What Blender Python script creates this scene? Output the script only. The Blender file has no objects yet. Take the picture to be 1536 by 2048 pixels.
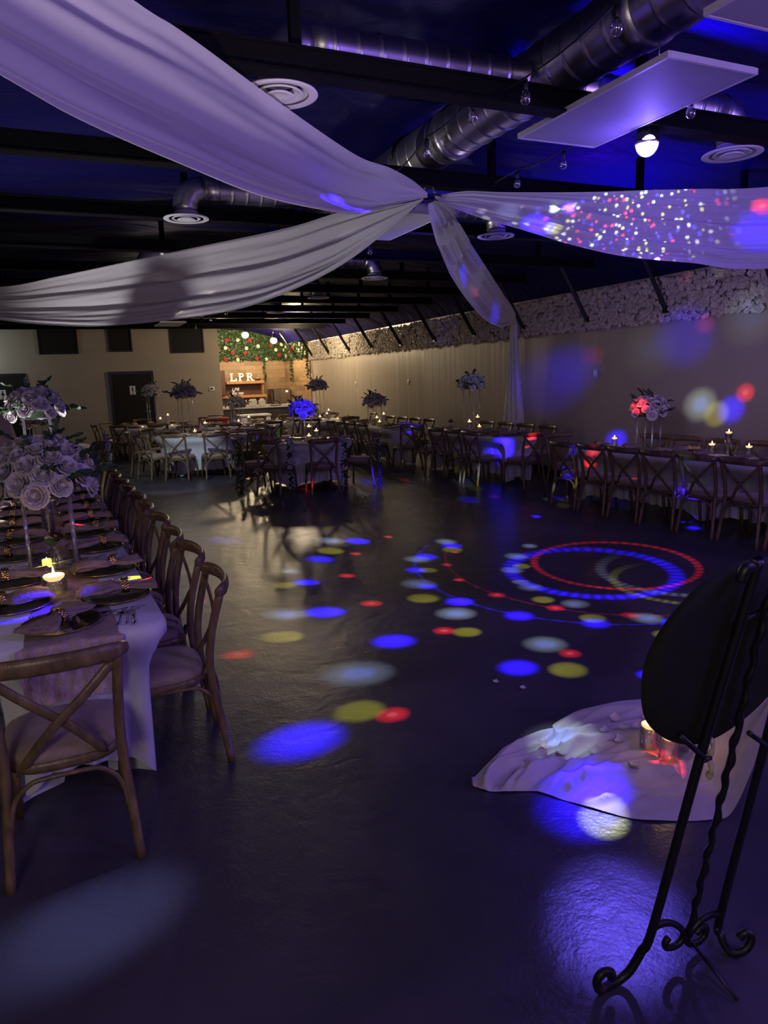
import bpy, math, random
from mathutils import Vector, Matrix

# Banquet hall at night: long tables, cross-back chairs, swagged drapes, disco light.
# World: +Y runs along the hall away from the camera, +X towards the right wall, floor at z = 0.
SC = bpy.context.scene
COL = SC.collection
PI = math.pi
rnd = random.Random(11)

# ------------------------------------------------------------------ helpers
class MB:
    """collects vertices and faces, then links them as ONE mesh object"""
    def __init__(self):
        self.v = []; self.f = []
    def add(self, vs, fs):
        b = len(self.v)
        self.v.extend([tuple(p) for p in vs])
        self.f.extend([tuple(i + b for i in q) for q in fs])
        return self
    def box(self, c, s, rot=None):
        x, y, z = s[0] / 2, s[1] / 2, s[2] / 2
        P = [Vector(p) for p in ((-x,-y,-z),(x,-y,-z),(x,y,-z),(-x,y,-z),(-x,-y,z),(x,-y,z),(x,y,z),(-x,y,z))]
        if rot is not None: P = [rot @ p for p in P]
        c = Vector(c)
        return self.add([p + c for p in P], [(0,3,2,1),(4,5,6,7),(0,1,5,4),(1,2,6,5),(2,3,7,6),(3,0,4,7)])
    def rbox(self, c, s, r=0.01, rot=None):
        """box with chamfered vertical and horizontal edges"""
        x, y, z = s[0]/2, s[1]/2, s[2]/2
        r = min(r, x*.9, y*.9, z*.9)
        rings = []
        for (ins, zz) in ((r,-z),(0,-z+r),(0,z-r),(r,z)):
            X, Y = x-ins, y-ins
            k = r
            rings.append([(X-k,-Y,zz),(X,-Y+k,zz),(X,Y-k,zz),(X-k,Y,zz),(-X+k,Y,zz),(-X,Y-k,zz),(-X,-Y+k,zz),(-X+k,-Y,zz)])
        vs = [Vector(p) for g in rings for p in g]
        if rot is not None: vs = [rot @ p for p in vs]
        c = Vector(c)
        fs = []
        for a in range(3):
            for i in range(8):
                j = (i+1) % 8
                fs.append((a*8+i, a*8+j, a*8+8+j, a*8+8+i))
        fs.append(tuple(range(7,-1,-1))); fs.append(tuple(range(24,32)))
        return self.add([p + c for p in vs], fs)
    def tube(self, pts, r, n=8, up=None, cap=True, closed=False):
        """round or oval (r = (rx, ry)) tube along a path; r may be a list per point"""
        P = [Vector(p) for p in pts]; m = len(P)
        rr = r if isinstance(r, list) else [r] * m
        T = []
        for i in range(m):
            if closed: t = P[(i+1) % m] - P[i-1]
            else: t = P[min(i+1, m-1)] - P[max(i-1, 0)]
            T.append(t.normalized() if t.length > 1e-9 else Vector((0,0,1)))
        u = Vector(up) if up else (Vector((0,0,1)) if abs(T[0].z) < .9 else Vector((1,0,0)))
        vs = []; fs = []
        for i in range(m):
            if up: a = Vector(up) - T[i] * T[i].dot(Vector(up))
            else: a = u - T[i] * T[i].dot(u)
            if a.length < 1e-6: a = T[i].orthogonal()
            a.normalize(); u = a
            b = T[i].cross(a)
            ra, rb = rr[i] if isinstance(rr[i], tuple) else (rr[i], rr[i])
            for k in range(n):
                t = 2*PI*k/n
                vs.append(P[i] + a*(ra*math.cos(t)) + b*(rb*math.sin(t)))
        for i in range(m if closed else m-1):
            j = (i+1) % m
            for k in range(n):
                l = (k+1) % n
                fs.append((i*n+k, i*n+l, j*n+l, j*n+k))
        if cap and not closed:
            fs.append(tuple(range(n-1,-1,-1))); fs.append(tuple((m-1)*n+k for k in range(n)))
        return self.add(vs, fs)
    def lathe(self, prof, n=16, c=(0,0,0), rot=None, capb=False, capt=False):
        vs = []; fs = []; m = len(prof); c = Vector(c)
        for (r, z) in prof:
            for k in range(n):
                t = 2*PI*k/n
                p = Vector((r*math.cos(t), r*math.sin(t), z))
                if rot is not None: p = rot @ p
                vs.append(p + c)
        for i in range(m-1):
            for k in range(n):
                l = (k+1) % n
                fs.append((i*n+k, i*n+l, (i+1)*n+l, (i+1)*n+k))
        if capb: fs.append(tuple(range(n-1,-1,-1)))
        if capt: fs.append(tuple((m-1)*n+k for k in range(n)))
        return self.add(vs, fs)
    def grid(self, fn, nu, nv, wrap=False):
        vs = [fn(i/nu, j/nv) for i in range(nu + (0 if wrap else 1)) for j in range(nv+1)]
        fs = []
        for i in range(nu):
            a = i; b = (i+1) % nu if wrap else i+1
            for j in range(nv):
                fs.append((a*(nv+1)+j, b*(nv+1)+j, b*(nv+1)+j+1, a*(nv+1)+j+1))
        return self.add(vs, fs)
    def mesh(self, name, mat, smooth=True):
        me = bpy.data.meshes.new(name)
        me.from_pydata(self.v, [], self.f)
        if smooth: me.polygons.foreach_set('use_smooth', [True]*len(me.polygons))
        me.materials.append(mat); me.update()
        return me
    def build(self, name, mat, parent=None, smooth=True, loc=None):
        return link(name, self.mesh(name, mat, smooth), parent, loc)

def link(name, data, parent=None, loc=None):
    o = bpy.data.objects.new(name, data); COL.objects.link(o)
    if parent is not None: o.parent = parent
    if loc is not None: o.location = loc
    return o
def tag(o, label, cat, group=None, kind='thing'):
    o['label'] = label; o['category'] = cat; o['kind'] = kind
    if group: o['group'] = group
    return o
def thing(name, label, cat, loc=(0,0,0), rotz=0.0, group=None):
    o = link(name, None, None, loc); o.rotation_euler = (0,0,rotz); o.empty_display_size = .1
    return tag(o, label, cat, group)
def struct(o):
    o['kind'] = 'structure'; return o
def spawn(tpl, name, label, cat, loc, rotz=0.0, group=None, scale=None):
    """a new thing from a template: [(part name, mesh, matrix or None, [sub-parts])] (mesh data shared)"""
    t = thing(name, label, cat, loc, rotz, group)
    if scale: t.scale = (scale, scale, scale)
    def rec(items, par):
        for it in items:
            nm, me, M = it[0], it[1], it[2]
            o = link(nm, me, par)
            if M is not None: o.matrix_local = M
            if len(it) > 3 and it[3]: rec(it[3], o)
            if len(it) > 4 and it[4]: o['label'] = it[4]
            if len(it) > 5 and it[5]: o['kind'] = it[5]
    rec(tpl, t)
    return t
def Rz(a): return Matrix.Rotation(a, 4, 'Z')
def Rx(a): return Matrix.Rotation(a, 4, 'X')
def Ry(a): return Matrix.Rotation(a, 4, 'Y')
def Tr(x, y, z): return Matrix.Translation((x, y, z))
def spline(pts, n):
    """Catmull-Rom resample to n+1 points"""
    P = [Vector(p) for p in pts]; m = len(P)-1; out = []
    for i in range(n+1):
        t = i/n*m; k = min(int(t), m-1); f = t-k
        p0, p1, p2, p3 = P[max(k-1,0)], P[k], P[k+1], P[min(k+2, m)]
        out.append(.5*((2*p1) + (p2-p0)*f + (2*p0-5*p1+4*p2-p3)*f*f + (3*p1-p0-3*p2+p3)*f*f*f))
    return out

# ------------------------------------------------------------------ materials
def mat(name, col, rough=.6, metal=0, spec=.5, noise=None, bump=None, emit=None, sheen=0):
    """noise = (scale, amount, stretch) varies the base colour; bump = (scale, strength, stretch)"""
    m = bpy.data.materials.new(name); m.use_nodes = True
    nt = m.node_tree; N = nt.nodes; L = nt.links; b = N['Principled BSDF']
    b.inputs['Base Color'].default_value = (*col, 1); b.inputs['Roughness'].default_value = rough
    b.inputs['Metallic'].default_value = metal; b.inputs['Specular IOR Level'].default_value = spec
    tc = N.new('ShaderNodeTexCoord')
    def nz(sc, st):
        mp = N.new('ShaderNodeMapping'); mp.inputs['Scale'].default_value = st or (1,1,1)
        L.new(tc.outputs['Object'], mp.inputs['Vector'])
        n = N.new('ShaderNodeTexNoise'); n.inputs['Scale'].default_value = sc; n.inputs['Detail'].default_value = 4
        L.new(mp.outputs[0], n.inputs['Vector']); return n
    sc, am, st = noise or (6, .12, None)
    n = nz(sc, st); r = N.new('ShaderNodeValToRGB')
    r.color_ramp.elements[0].position = .3; r.color_ramp.elements[1].position = .7
    r.color_ramp.elements[0].color = (*[c*(1-am) for c in col], 1)
    r.color_ramp.elements[1].color = (*[min(1, c*(1+am)) for c in col], 1)
    L.new(n.outputs['Fac'], r.inputs['Fac']); L.new(r.outputs[0], b.inputs['Base Color'])
    if bump:
        n2 = nz(bump[0], bump[2] if len(bump) > 2 else None); bp = N.new('ShaderNodeBump')
        bp.inputs['Strength'].default_value = bump[1]; bp.inputs['Distance'].default_value = .02
        L.new(n2.outputs['Fac'], bp.inputs['Height']); L.new(bp.outputs[0], b.inputs['Normal'])
    if emit:
        b.inputs['Emission Color'].default_value = (*emit[0], 1); b.inputs['Emission Strength'].default_value = emit[1]
    if sheen: b.inputs['Sheen Weight'].default_value = sheen
    return m
def sheer(name, col, transp=.12, transl=.35):
    m = bpy.data.materials.new(name); m.use_nodes = True
    nt = m.node_tree; N = nt.nodes; L = nt.links; N.remove(N['Principled BSDF']); out = N['Material Output']
    d = N.new('ShaderNodeBsdfDiffuse'); t = N.new('ShaderNodeBsdfTranslucent'); x = N.new('ShaderNodeBsdfTransparent')
    tc = N.new('ShaderNodeTexCoord'); nz = N.new('ShaderNodeTexNoise'); nz.inputs['Scale'].default_value = 30
    rp = N.new('ShaderNodeValToRGB'); rp.color_ramp.elements[0].color = (*[c*.93 for c in col], 1); rp.color_ramp.elements[1].color = (*col, 1)
    L.new(tc.outputs['Object'], nz.inputs['Vector']); L.new(nz.outputs['Fac'], rp.inputs['Fac'])
    L.new(rp.outputs[0], d.inputs[0]); L.new(rp.outputs[0], t.inputs[0])
    a = N.new('ShaderNodeMixShader'); a.inputs[0].default_value = transl
    L.new(d.outputs[0], a.inputs[1]); L.new(t.outputs[0], a.inputs[2])
    b = N.new('ShaderNodeMixShader'); b.inputs[0].default_value = transp
    L.new(a.outputs[0], b.inputs[1]); L.new(x.outputs[0], b.inputs[2]); L.new(b.outputs[0], out.inputs[0])
    return m
def thin_glass(name, tint=(.95,.96,.97), base=.05, haze=.012):
    m = bpy.data.materials.new(name); m.use_nodes = True
    nt = m.node_tree; N = nt.nodes; L = nt.links; N.remove(N['Principled BSDF']); out = N['Material Output']
    g = N.new('ShaderNodeBsdfGlossy'); g.inputs['Roughness'].default_value = .10
    df = N.new('ShaderNodeBsdfDiffuse'); df.inputs[0].default_value = (.85,.85,.88,1); xm = N.new('ShaderNodeMixShader'); xm.inputs[0].default_value = haze
    x = N.new('ShaderNodeBsdfTransparent'); x.inputs[0].default_value = (*tint, 1)
    lw = N.new('ShaderNodeLayerWeight'); lw.inputs['Blend'].default_value = .35
    ma = N.new('ShaderNodeMath'); ma.operation = 'MULTIPLY_ADD'; ma.inputs[1].default_value = .40; ma.inputs[2].default_value = base
    L.new(lw.outputs['Fresnel'], ma.inputs[0]); ma.use_clamp = True
    s = N.new('ShaderNodeMixShader'); L.new(ma.outputs[0], s.inputs[0]); L.new(x.outputs[0], xm.inputs[1]); L.new(df.outputs[0], xm.inputs[2]); L.new(xm.outputs[0], s.inputs[1]); L.new(g.outputs[0], s.inputs[2])
    L.new(s.outputs[0], out.inputs[0]); return m
def emis(name, col, s):
    m = mat(name, col, .5, emit=(col, s)); return m

M = {}
M['wood'] = mat('weathered_wood', (.17,.112,.056), .36, noise=(3,.40,(10,10,3.5)), bump=(14,.10,(4,4,1)))
M['cushion'] = mat('tan_cushion', (.33,.24,.19), .85, noise=(60,.12,None), sheen=.2)
M['cloth'] = mat('white_tablecloth', (.74,.73,.76), .8, noise=(9,.05,None), sheen=.2)
M['gauze'] = mat('blush_gauze', (.52,.38,.37), .9, noise=(25,.28,(1,4,1)), bump=(90,.5,(1,3,1)))
M['napkin'] = mat('taupe_napkin', (.36,.26,.23), .9, noise=(30,.2,None), bump=(70,.4,None))
M['charger'] = mat('dark_charger', (.03,.022,.018), .22, noise=(20,.2,None))
M['gold'] = mat('gold', (.75,.52,.2), .28, 1, noise=(40,.2,None))
M['silver'] = mat('silver', (.75,.75,.78), .15, 1, noise=(30,.05,None))
M['rose'] = mat('white_rose', (.66,.60,.60), .75, noise=(25,.12,None))
M['rosered'] = mat('red_rose', (.5,.03,.03), .7, noise=(25,.2,None))
M['rosecream'] = mat('cream_rose', (.85,.78,.55), .7, noise=(25,.1,None))
M['roseburg'] = mat('burgundy_rose', (.07,.012,.03), .6, noise=(25,.3,None))
M['leaf'] = mat('dark_leaf', (.035,.075,.03), .5, noise=(14,.4,None))
M['leafbar'] = mat('ivy_leaf', (.04,.075,.026), .5, noise=(18,.55,None))
M['glass'] = thin_glass('clear_glass')
M['acryl'] = thin_glass('clear_acrylic', (.9,.9,.92), .14, .16)
M['water'] = thin_glass('water', (.96,.96,.97), .015, .008)
M['wax'] = mat('lit_wax', (.95,.85,.65), .5, noise=(10,.05,None), emit=((1,.66,.25), 2.2))  # emission stands in for flame light soaking through the wax
M['flame'] = emis('flame', (1,.78,.36), 26)
M['votive'] = emis('yellow_votive', (1,.80,.12), 1.6)
M['black'] = mat('black_metal', (.006,.006,.007), .45, noise=(20,.2,None))
M['blackm'] = mat('matte_black', (.006,.006,.007), .8, noise=(20,.2,None))
M['boardblk'] = mat('dark_wood_slice', (.004,.0035,.003), .9, noise=(8,.4,(1,1,4)))
M['white'] = mat('white_enamel', (.78,.76,.78), .4, noise=(8,.03,None))
M['panel'] = mat('white_panel', (.44,.42,.46), .6, noise=(4,.03,None))
M['beige'] = mat('beige_paint', (.40,.345,.28), .55, noise=(2,.05,None), bump=(60,.05,None))
M['beam'] = mat('flat_black_steel', (.004,.004,.005), .85, spec=.15, noise=(20,.2,None))
M['steel'] = mat('stainless', (.45,.43,.40), .28, 1, noise=(4,.2,(1,1,.1)))
M['red'] = mat('red_plastic', (.30,.03,.022), .45, noise=(10,.1,None))
M['tan'] = mat('tan_fabric', (.50,.39,.26), .9, noise=(60,.12,None))
M['green'] = mat('green_paper', (.08,.24,.10), .6, noise=(12,.6,None))
M['paper'] = mat('pale_paper', (.75,.72,.66), .8, noise=(20,.1,None), bump=(30,.6,None))
M['wshelf'] = mat('orange_wood', (.46,.23,.09), .45, noise=(6,.35,(2,20,20)))
M['wdark'] = mat('dark_brown_wood', (.085,.035,.022), .5, noise=(5,.3,(10,10,1.5)))
M['slate'] = mat('dark_stone_front', (.055,.05,.042), .5, noise=(3,.35,None), bump=(12,.2,None))
M['ctop'] = mat('pale_countertop', (.62,.58,.52), .25, noise=(14,.15,None))
M['letter'] = mat('lit_letter', (.9,.88,.8), .5, emit=((1,.93,.75), .35), noise=(9,.04,None))
M['neon'] = emis('pale_sign', (.95,.85,.7), .7)
M['chain'] = mat('zinc_chain', (.55,.55,.6), .3, 1, noise=(20,.1,None))
M['sheer'] = sheer('sheer_white', (.80,.77,.80), .10, .28)
M['sheer2'] = sheer('sheer_white_thin', (.78,.75,.77), .18, .32)
M['train'] = mat('white_chiffon', (.50,.44,.50), .8, noise=(20,.06,None), sheen=.3)
M['bulbg'] = thin_glass('bulb_glass', (.9,.9,.95), .22)
M['bulblit'] = emis('lit_bulb', (1,.78,.42), 60)
M['bulblit_blue'] = emis('blue_led_core', (.62,.55,1), 30)
M['petal'] = mat('petal', (.62,.55,.54), .6, noise=(40,.15,None))
M['rope'] = mat('beige_rope', (.45,.36,.27), .9, noise=(50,.2,None))
M['flowall'] = mat('cream_flower_wall', (.62,.55,.46), .85, noise=(16,.25,None))

def floor_material():
    m = bpy.data.materials.new('polished_concrete'); m.use_nodes = True
    nt = m.node_tree; N = nt.nodes; L = nt.links; b = N['Principled BSDF']
    tc = N.new('ShaderNodeTexCoord')
    def nz(s, d, dist=0):
        n = N.new('ShaderNodeTexNoise'); n.inputs['Scale'].default_value = s; n.inputs['Detail'].default_value = d
        n.inputs['Distortion'].default_value = dist; L.new(tc.outputs['Object'], n.inputs['Vector']); return n
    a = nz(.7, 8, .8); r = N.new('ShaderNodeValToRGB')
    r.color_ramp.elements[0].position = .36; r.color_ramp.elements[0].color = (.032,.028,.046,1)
    r.color_ramp.elements[1].position = .66; r.color_ramp.elements[1].color = (.084,.074,.098,1)  # bluish tint stands in for blue glow mirrored in the floor
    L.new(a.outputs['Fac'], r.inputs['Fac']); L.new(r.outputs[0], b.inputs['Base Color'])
    c = nz(2.2, 6, 1.2); rr = N.new('ShaderNodeMapRange'); rr.inputs[3].default_value = .24; rr.inputs[4].default_value = .42
    L.new(c.outputs['Fac'], rr.inputs[0]); L.new(rr.outputs[0], b.inputs['Roughness'])
    h = nz(6.5, 10, .6); bp = N.new('ShaderNodeBump'); bp.inputs['Strength'].default_value = .16; bp.inputs['Distance'].default_value = .03
    L.new(h.outputs['Fac'], bp.inputs['Height'])
    h2 = nz(62, 7, .3); b2 = N.new('ShaderNodeBump'); b2.inputs['Strength'].default_value = .17; b2.inputs['Distance'].default_value = .008
    L.new(h2.outputs['Fac'], b2.inputs['Height']); L.new(bp.outputs[0], b2.inputs['Normal']); L.new(b2.outputs[0], b.inputs['Normal'])
    b.inputs['Specular IOR Level'].default_value = .55
    return m
def ceiling_material():
    m = bpy.data.materials.new('insulation_with_blue_glow'); m.use_nodes = True
    nt = m.node_tree; N = nt.nodes; L = nt.links; b = N['Principled BSDF']
    tc = N.new('ShaderNodeTexCoord'); mp = N.new('ShaderNodeMapping'); mp.inputs['Scale'].default_value = (.6, 2.2, 1)
    n = N.new('ShaderNodeTexNoise'); n.inputs['Scale'].default_value = 1.6; n.inputs['Detail'].default_value = 7; n.inputs['Distortion'].default_value = .8
    L.new(tc.outputs['Object'], mp.inputs[0]); L.new(mp.outputs[0], n.inputs['Vector'])
    bp = N.new('ShaderNodeBump'); bp.inputs['Strength'].default_value = .7; bp.inputs['Distance'].default_value = .12
    L.new(n.outputs['Fac'], bp.inputs['Height']); L.new(bp.outputs[0], b.inputs['Normal'])
    b.inputs['Base Color'].default_value = (.007,.005,.075,1); b.inputs['Roughness'].default_value = .5  # blue in the base colour stands in for the disco light's haze glow
    b.inputs['Specular IOR Level'].default_value = .14
    return m
def rightwall_material():
    """beige paint near, glossier panels from y = 14.8 on with lamp sheen painted as vertical streaks"""
    m = bpy.data.materials.new('beige_wall_panels'); m.use_nodes = True
    nt = m.node_tree; N = nt.nodes; L = nt.links; b = N['Principled BSDF']
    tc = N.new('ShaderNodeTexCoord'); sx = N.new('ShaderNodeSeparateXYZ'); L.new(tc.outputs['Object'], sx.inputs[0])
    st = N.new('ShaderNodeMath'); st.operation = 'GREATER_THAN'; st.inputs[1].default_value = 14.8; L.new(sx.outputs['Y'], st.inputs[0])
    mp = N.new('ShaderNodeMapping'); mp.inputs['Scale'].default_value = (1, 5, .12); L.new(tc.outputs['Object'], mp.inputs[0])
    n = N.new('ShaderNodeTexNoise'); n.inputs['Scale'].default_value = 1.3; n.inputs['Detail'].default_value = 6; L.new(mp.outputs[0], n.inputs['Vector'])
    mr = N.new('ShaderNodeMapRange'); mr.inputs[3].default_value = .7; mr.inputs[4].default_value = 1.25; L.new(n.outputs['Fac'], mr.inputs[0])  # streak noise puts the lamps' vertical reflections into the base colour
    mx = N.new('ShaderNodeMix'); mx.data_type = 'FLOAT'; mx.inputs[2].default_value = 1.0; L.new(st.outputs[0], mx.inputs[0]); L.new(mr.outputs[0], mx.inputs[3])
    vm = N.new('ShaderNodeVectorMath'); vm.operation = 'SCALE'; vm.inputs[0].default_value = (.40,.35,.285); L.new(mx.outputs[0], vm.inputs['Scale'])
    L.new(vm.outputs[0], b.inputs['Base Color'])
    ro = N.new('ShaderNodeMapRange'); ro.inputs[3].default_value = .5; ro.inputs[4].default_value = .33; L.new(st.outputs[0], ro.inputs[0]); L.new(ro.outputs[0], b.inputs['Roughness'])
    bp = N.new('ShaderNodeBump'); bp.inputs['Strength'].default_value = .15; bp.inputs['Distance'].default_value = .05; L.new(n.outputs['Fac'], bp.inputs['Height']); L.new(bp.outputs[0], b.inputs['Normal'])
    return m
def plank_material(name, axis):
    m = bpy.data.materials.new(name); m.use_nodes = True
    nt = m.node_tree; N = nt.nodes; L = nt.links; b = N['Principled BSDF']
    tc = N.new('ShaderNodeTexCoord'); sx = N.new('ShaderNodeSeparateXYZ'); L.new(tc.outputs['Object'], sx.inputs[0])
    cx = N.new('ShaderNodeCombineXYZ'); L.new(sx.outputs[axis], cx.inputs['X']); L.new(sx.outputs['Z'], cx.inputs['Y'])
    br = N.new('ShaderNodeTexBrick'); br.inputs['Scale'].default_value = 1; br.inputs['Brick Width'].default_value = .62; br.inputs['Row Height'].default_value = .155
    br.inputs['Mortar Size'].default_value = .004; br.inputs['Color1'].default_value = (.36,.235,.125,1); br.inputs['Color2'].default_value = (.19,.12,.065,1); br.inputs['Mortar'].default_value = (.10,.065,.04,1)
    br.offset = .37; br.inputs['Bias'].default_value = -.1
    L.new(cx.outputs[0], br.inputs['Vector'])
    mp = N.new('ShaderNodeMapping'); mp.inputs['Scale'].default_value = (2, 22, 1); L.new(cx.outputs[0], mp.inputs[0])
    n = N.new('ShaderNodeTexNoise'); n.inputs['Scale'].default_value = 2; n.inputs['Detail'].default_value = 5; L.new(mp.outputs[0], n.inputs['Vector'])
    mr = N.new('ShaderNodeMapRange'); mr.inputs[3].default_value = .6; mr.inputs[4].default_value = 1.4; L.new(n.outputs['Fac'], mr.inputs[0])
    vm = N.new('ShaderNodeVectorMath'); vm.operation = 'SCALE'; L.new(br.outputs['Color'], vm.inputs[0]); L.new(mr.outputs[0], vm.inputs['Scale'])
    L.new(vm.outputs[0], b.inputs['Base Color']); b.inputs['Roughness'].default_value = .5
    return m
def duct_material():
    m = bpy.data.materials.new('spiral_duct_metal'); m.use_nodes = True
    nt = m.node_tree; N = nt.nodes; L = nt.links; b = N['Principled BSDF']
    b.inputs['Metallic'].default_value = 1; b.inputs['Roughness'].default_value = .26
    tc = N.new('ShaderNodeTexCoord'); n = N.new('ShaderNodeTexNoise'); n.inputs['Scale'].default_value = 3; n.inputs['Detail'].default_value = 5
    L.new(tc.outputs['Object'], n.inputs['Vector'])
    r = N.new('ShaderNodeValToRGB'); r.color_ramp.elements[0].color = (.45,.44,.45,1); r.color_ramp.elements[1].color = (.78,.76,.76,1)
    L.new(n.outputs['Fac'], r.inputs['Fac']); L.new(r.outputs[0], b.inputs['Base Color'])
    rr = N.new('ShaderNodeMapRange'); rr.inputs[3].default_value = .28; rr.inputs[4].default_value = .45; L.new(n.outputs['Fac'], rr.inputs[0]); L.new(rr.outputs[0], b.inputs['Roughness'])
    return m
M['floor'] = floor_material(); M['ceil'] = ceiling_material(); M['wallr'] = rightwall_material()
M['plank'] = plank_material('wood_plank_tiles', 'X'); M['plankr'] = plank_material('wood_plank_tiles_side', 'Y'); M['duct'] = duct_material()

# ------------------------------------------------------------------ camera
F = 1420.0; PITCH = math.atan(270/F); ROLL = math.radians(1.93); YAW = math.radians(23.9)
fw = Vector((math.sin(YAW)*math.cos(PITCH), math.cos(YAW)*math.cos(PITCH), -math.sin(PITCH)))
r0 = Vector((math.cos(YAW), -math.sin(YAW), 0)); u0 = r0.cross(fw)
Rv = r0*math.cos(ROLL) - u0*math.sin(ROLL); Uv = u0*math.cos(ROLL) + r0*math.sin(ROLL)
cam = bpy.data.cameras.new('camera'); cam.sensor_fit = 'VERTICAL'; cam.sensor_height = 36; cam.sensor_width = 27
cam.lens = F/2048*36; cam.clip_start = .05; cam.clip_end = 100
co = bpy.data.objects.new('camera', cam); COL.objects.link(co)
mw = Matrix(((Rv.x,Uv.x,-fw.x,0),(Rv.y,Uv.y,-fw.y,0),(Rv.z,Uv.z,-fw.z,1.76),(0,0,0,1)))
co.matrix_world = mw; SC.camera = co
# ------------------------------------------------------------------ the setting
XL, XR, YB, YW = -2.8, 7.68, 25.9, 22.0
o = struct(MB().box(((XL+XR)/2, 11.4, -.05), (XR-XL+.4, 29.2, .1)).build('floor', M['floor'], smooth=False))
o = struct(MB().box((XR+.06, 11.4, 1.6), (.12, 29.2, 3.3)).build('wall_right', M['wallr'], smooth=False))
o = struct(MB().box((XL-.06, 11.4, 1.6), (.12, 29.2, 3.3)).build('wall_left', M['beige'], smooth=False))
struct(MB().box(((XL+4.38)/2, YW+.06, 1.9), (4.38-XL, .12, 3.8)).build('wall_back', M['beige'], smooth=False))
struct(MB().box((4.44, YW+2, 1.9), (.12, 3.9, 3.8)).build('wall_alcove', M['beige'], smooth=False))
struct(MB().box((6.1, YB+.06, 1.9), (3.3, .12, 3.8)).build('wall_bar', M['plank'], smooth=False))
struct(MB().box((XR-.015, 24.42, 1.35), (.03, 2.95, 2.7)).build('wall_bar_side', M['plankr'], smooth=False))
prof = [(7.70,2.98),(7.52,3.14),(7.3,3.27),(6.95,3.42),(6.5,3.53),(6.0,3.60),(5.3,3.66),(4.2,3.71),(2.44,3.74)]
prof = prof + [(2*2.44-x, z) for x, z in reversed(prof[:-1])]
def ceilf(u, v):
    t = u*(len(prof)-1); k = min(int(t), len(prof)-2); f = t-k
    x = prof[k][0]*(1-f)+prof[k+1][0]*f; z = prof[k][1]*(1-f)+prof[k+1][1]*f
    y = -3 + 29*v
    s = math.sin(PI*u)
    z += s*(.035*math.sin(y*3.86+.4*math.sin(x*2)) + .02*math.sin(y*7.1+x*1.7) + .012*math.sin(x*5+y*2.3))
    return (x, y, z)
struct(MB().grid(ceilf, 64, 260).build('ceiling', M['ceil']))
struct(MB().box((XR-.012, 9.9, .065), (.024, 26, .13)).build('baseboard_right', M['blackm'], smooth=False))
struct(MB().box(((XL+4.3)/2, YW-.012, .065), (4.3-XL, .024, .13)).build('baseboard_back', M['blackm'], smooth=False))
struct(MB().box((XL+.012, 9.9, .065), (.024, 26, .13)).build('baseboard_left', M['blackm'], smooth=False))
# roof frames: one steel beam each, and the diagonal braces down to the right wall
ti = 1
for k in range(-1, 11):
    y = 3.57+1.63*k
    b = MB().box((2.44, y, 3.25), (9.4, .075, .10)).box((2.44, y, 3.305), (9.4, .12, .012)).box((2.44, y, 3.197), (9.4, .12, .012))
    for x in (-.6, 1.2, 3.35, 4.9, 6.2): b.box((x, y, 3.44), (.05, .05, .30))
    struct(b.build('trim_%d' % ti, M['beam'], smooth=False)); ti += 1
for y in (5.85,7.51,9.11,10.8,12.46,14.12,15.83,17.56,19.2,20.9,22.5,24.2):
    b = MB().tube([(7.60,y,2.53),(7.20,y,3.16),(7.06,y,3.36)], (.028,.04), 4, up=(0,1,0))
    b.box((7.61,y,2.53), (.05,.09,.09))
    struct(b.build('trim_%d' % ti, M['black'], smooth=False)); ti += 1
# doors and the square dark windows on the far wall
def door(n, x0, x1, z1):
    r = link('door_%d' % n, None, None, ((x0+x1)/2, YW-.03, 0)); r['kind'] = 'structure'
    w = x1-x0
    f = MB()
    for s in (-1, 1): f.box((s*(w/2-.04), 0, z1/2), (.08, .06, z1))
    f.box((0, 0, z1-.04), (w-.16, .06, .08)); f.build('door_frame', M['black'], r, False)
    lf = MB().rbox((0, .0, (z1-.09)/2+.005), (w-.17, .04, z1-.1), .004).build('door_leaf', M['blackm'], r, False)
    MB().tube([(w/2-.17,-.02,1.0),(w/2-.17,-.07,1.0),(w/2-.29,-.07,1.0)], .011, 8).build('door_handle', M['steel'], lf)
door(1, 1.31, 2.53, 2.16); door(2, -1.95, -.80, 2.18)
for n, (x0, x1, z0, z1) in enumerate([(-.40,.60,2.67,3.44),(1.39,2.03,2.71,3.37),(3.10,4.06,2.65,3.43)]):
    r = link('window_%d' % (n+1), None, None, ((x0+x1)/2, YW-.015, (z0+z1)/2)); r['kind'] = 'structure'
    w, h = x1-x0, z1-z0; f = MB()
    for s in (-1, 1):
        f.box((s*(w/2-.02), 0, 0), (.04, .05, h)); f.box((0, 0, s*(h/2-.02)), (w-.08, .05, .04))
    f.build('window_frame', M['black'], r, False)
    MB().box((0, .005, 0), (w-.08, .012, h-.08)).build('pane', M['blackm'], r, False)
def restroom_sign(x, z, woman, label):
    t = thing('restroom_sign', label, 'sign', (x, YW-.062, z))
    MB().rbox((0, 0, 0), (.16, .008, .25), .003).build('plaque', M['white'], t, False)
    f = MB(); y = -.006
    f.lathe([(.001,0),(.017,0),(.017,.003),(.001,.003)], 12, (0,y,.085), Rx(PI/2).to_3x3())
    if woman: f.add([(-.016,y,.062),(.016,y,.062),(.045,y,-.02),(-.045,y,-.02)], [(0,3,2,1)])
    else: f.add([(-.026,y,.062),(.026,y,.062),(.022,y,-.01),(-.022,y,-.01)], [(0,3,2,1)])
    for s in (-1, 1): f.add([(s*.012-.007,y,-.015),(s*.012+.007,y,-.015),(s*.012+.007,y,-.07),(s*.012-.007,y,-.07)], [(0,3,2,1)])
    f.build('pictogram', M['black'], t, False)
    MB().box((0, -.005, -.10), (.09, .002, .02)).build('caption_bar', M['red'], t, False)
restroom_sign(1.92, 1.62, False, 'white restroom sign with standing man on the black door')
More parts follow.
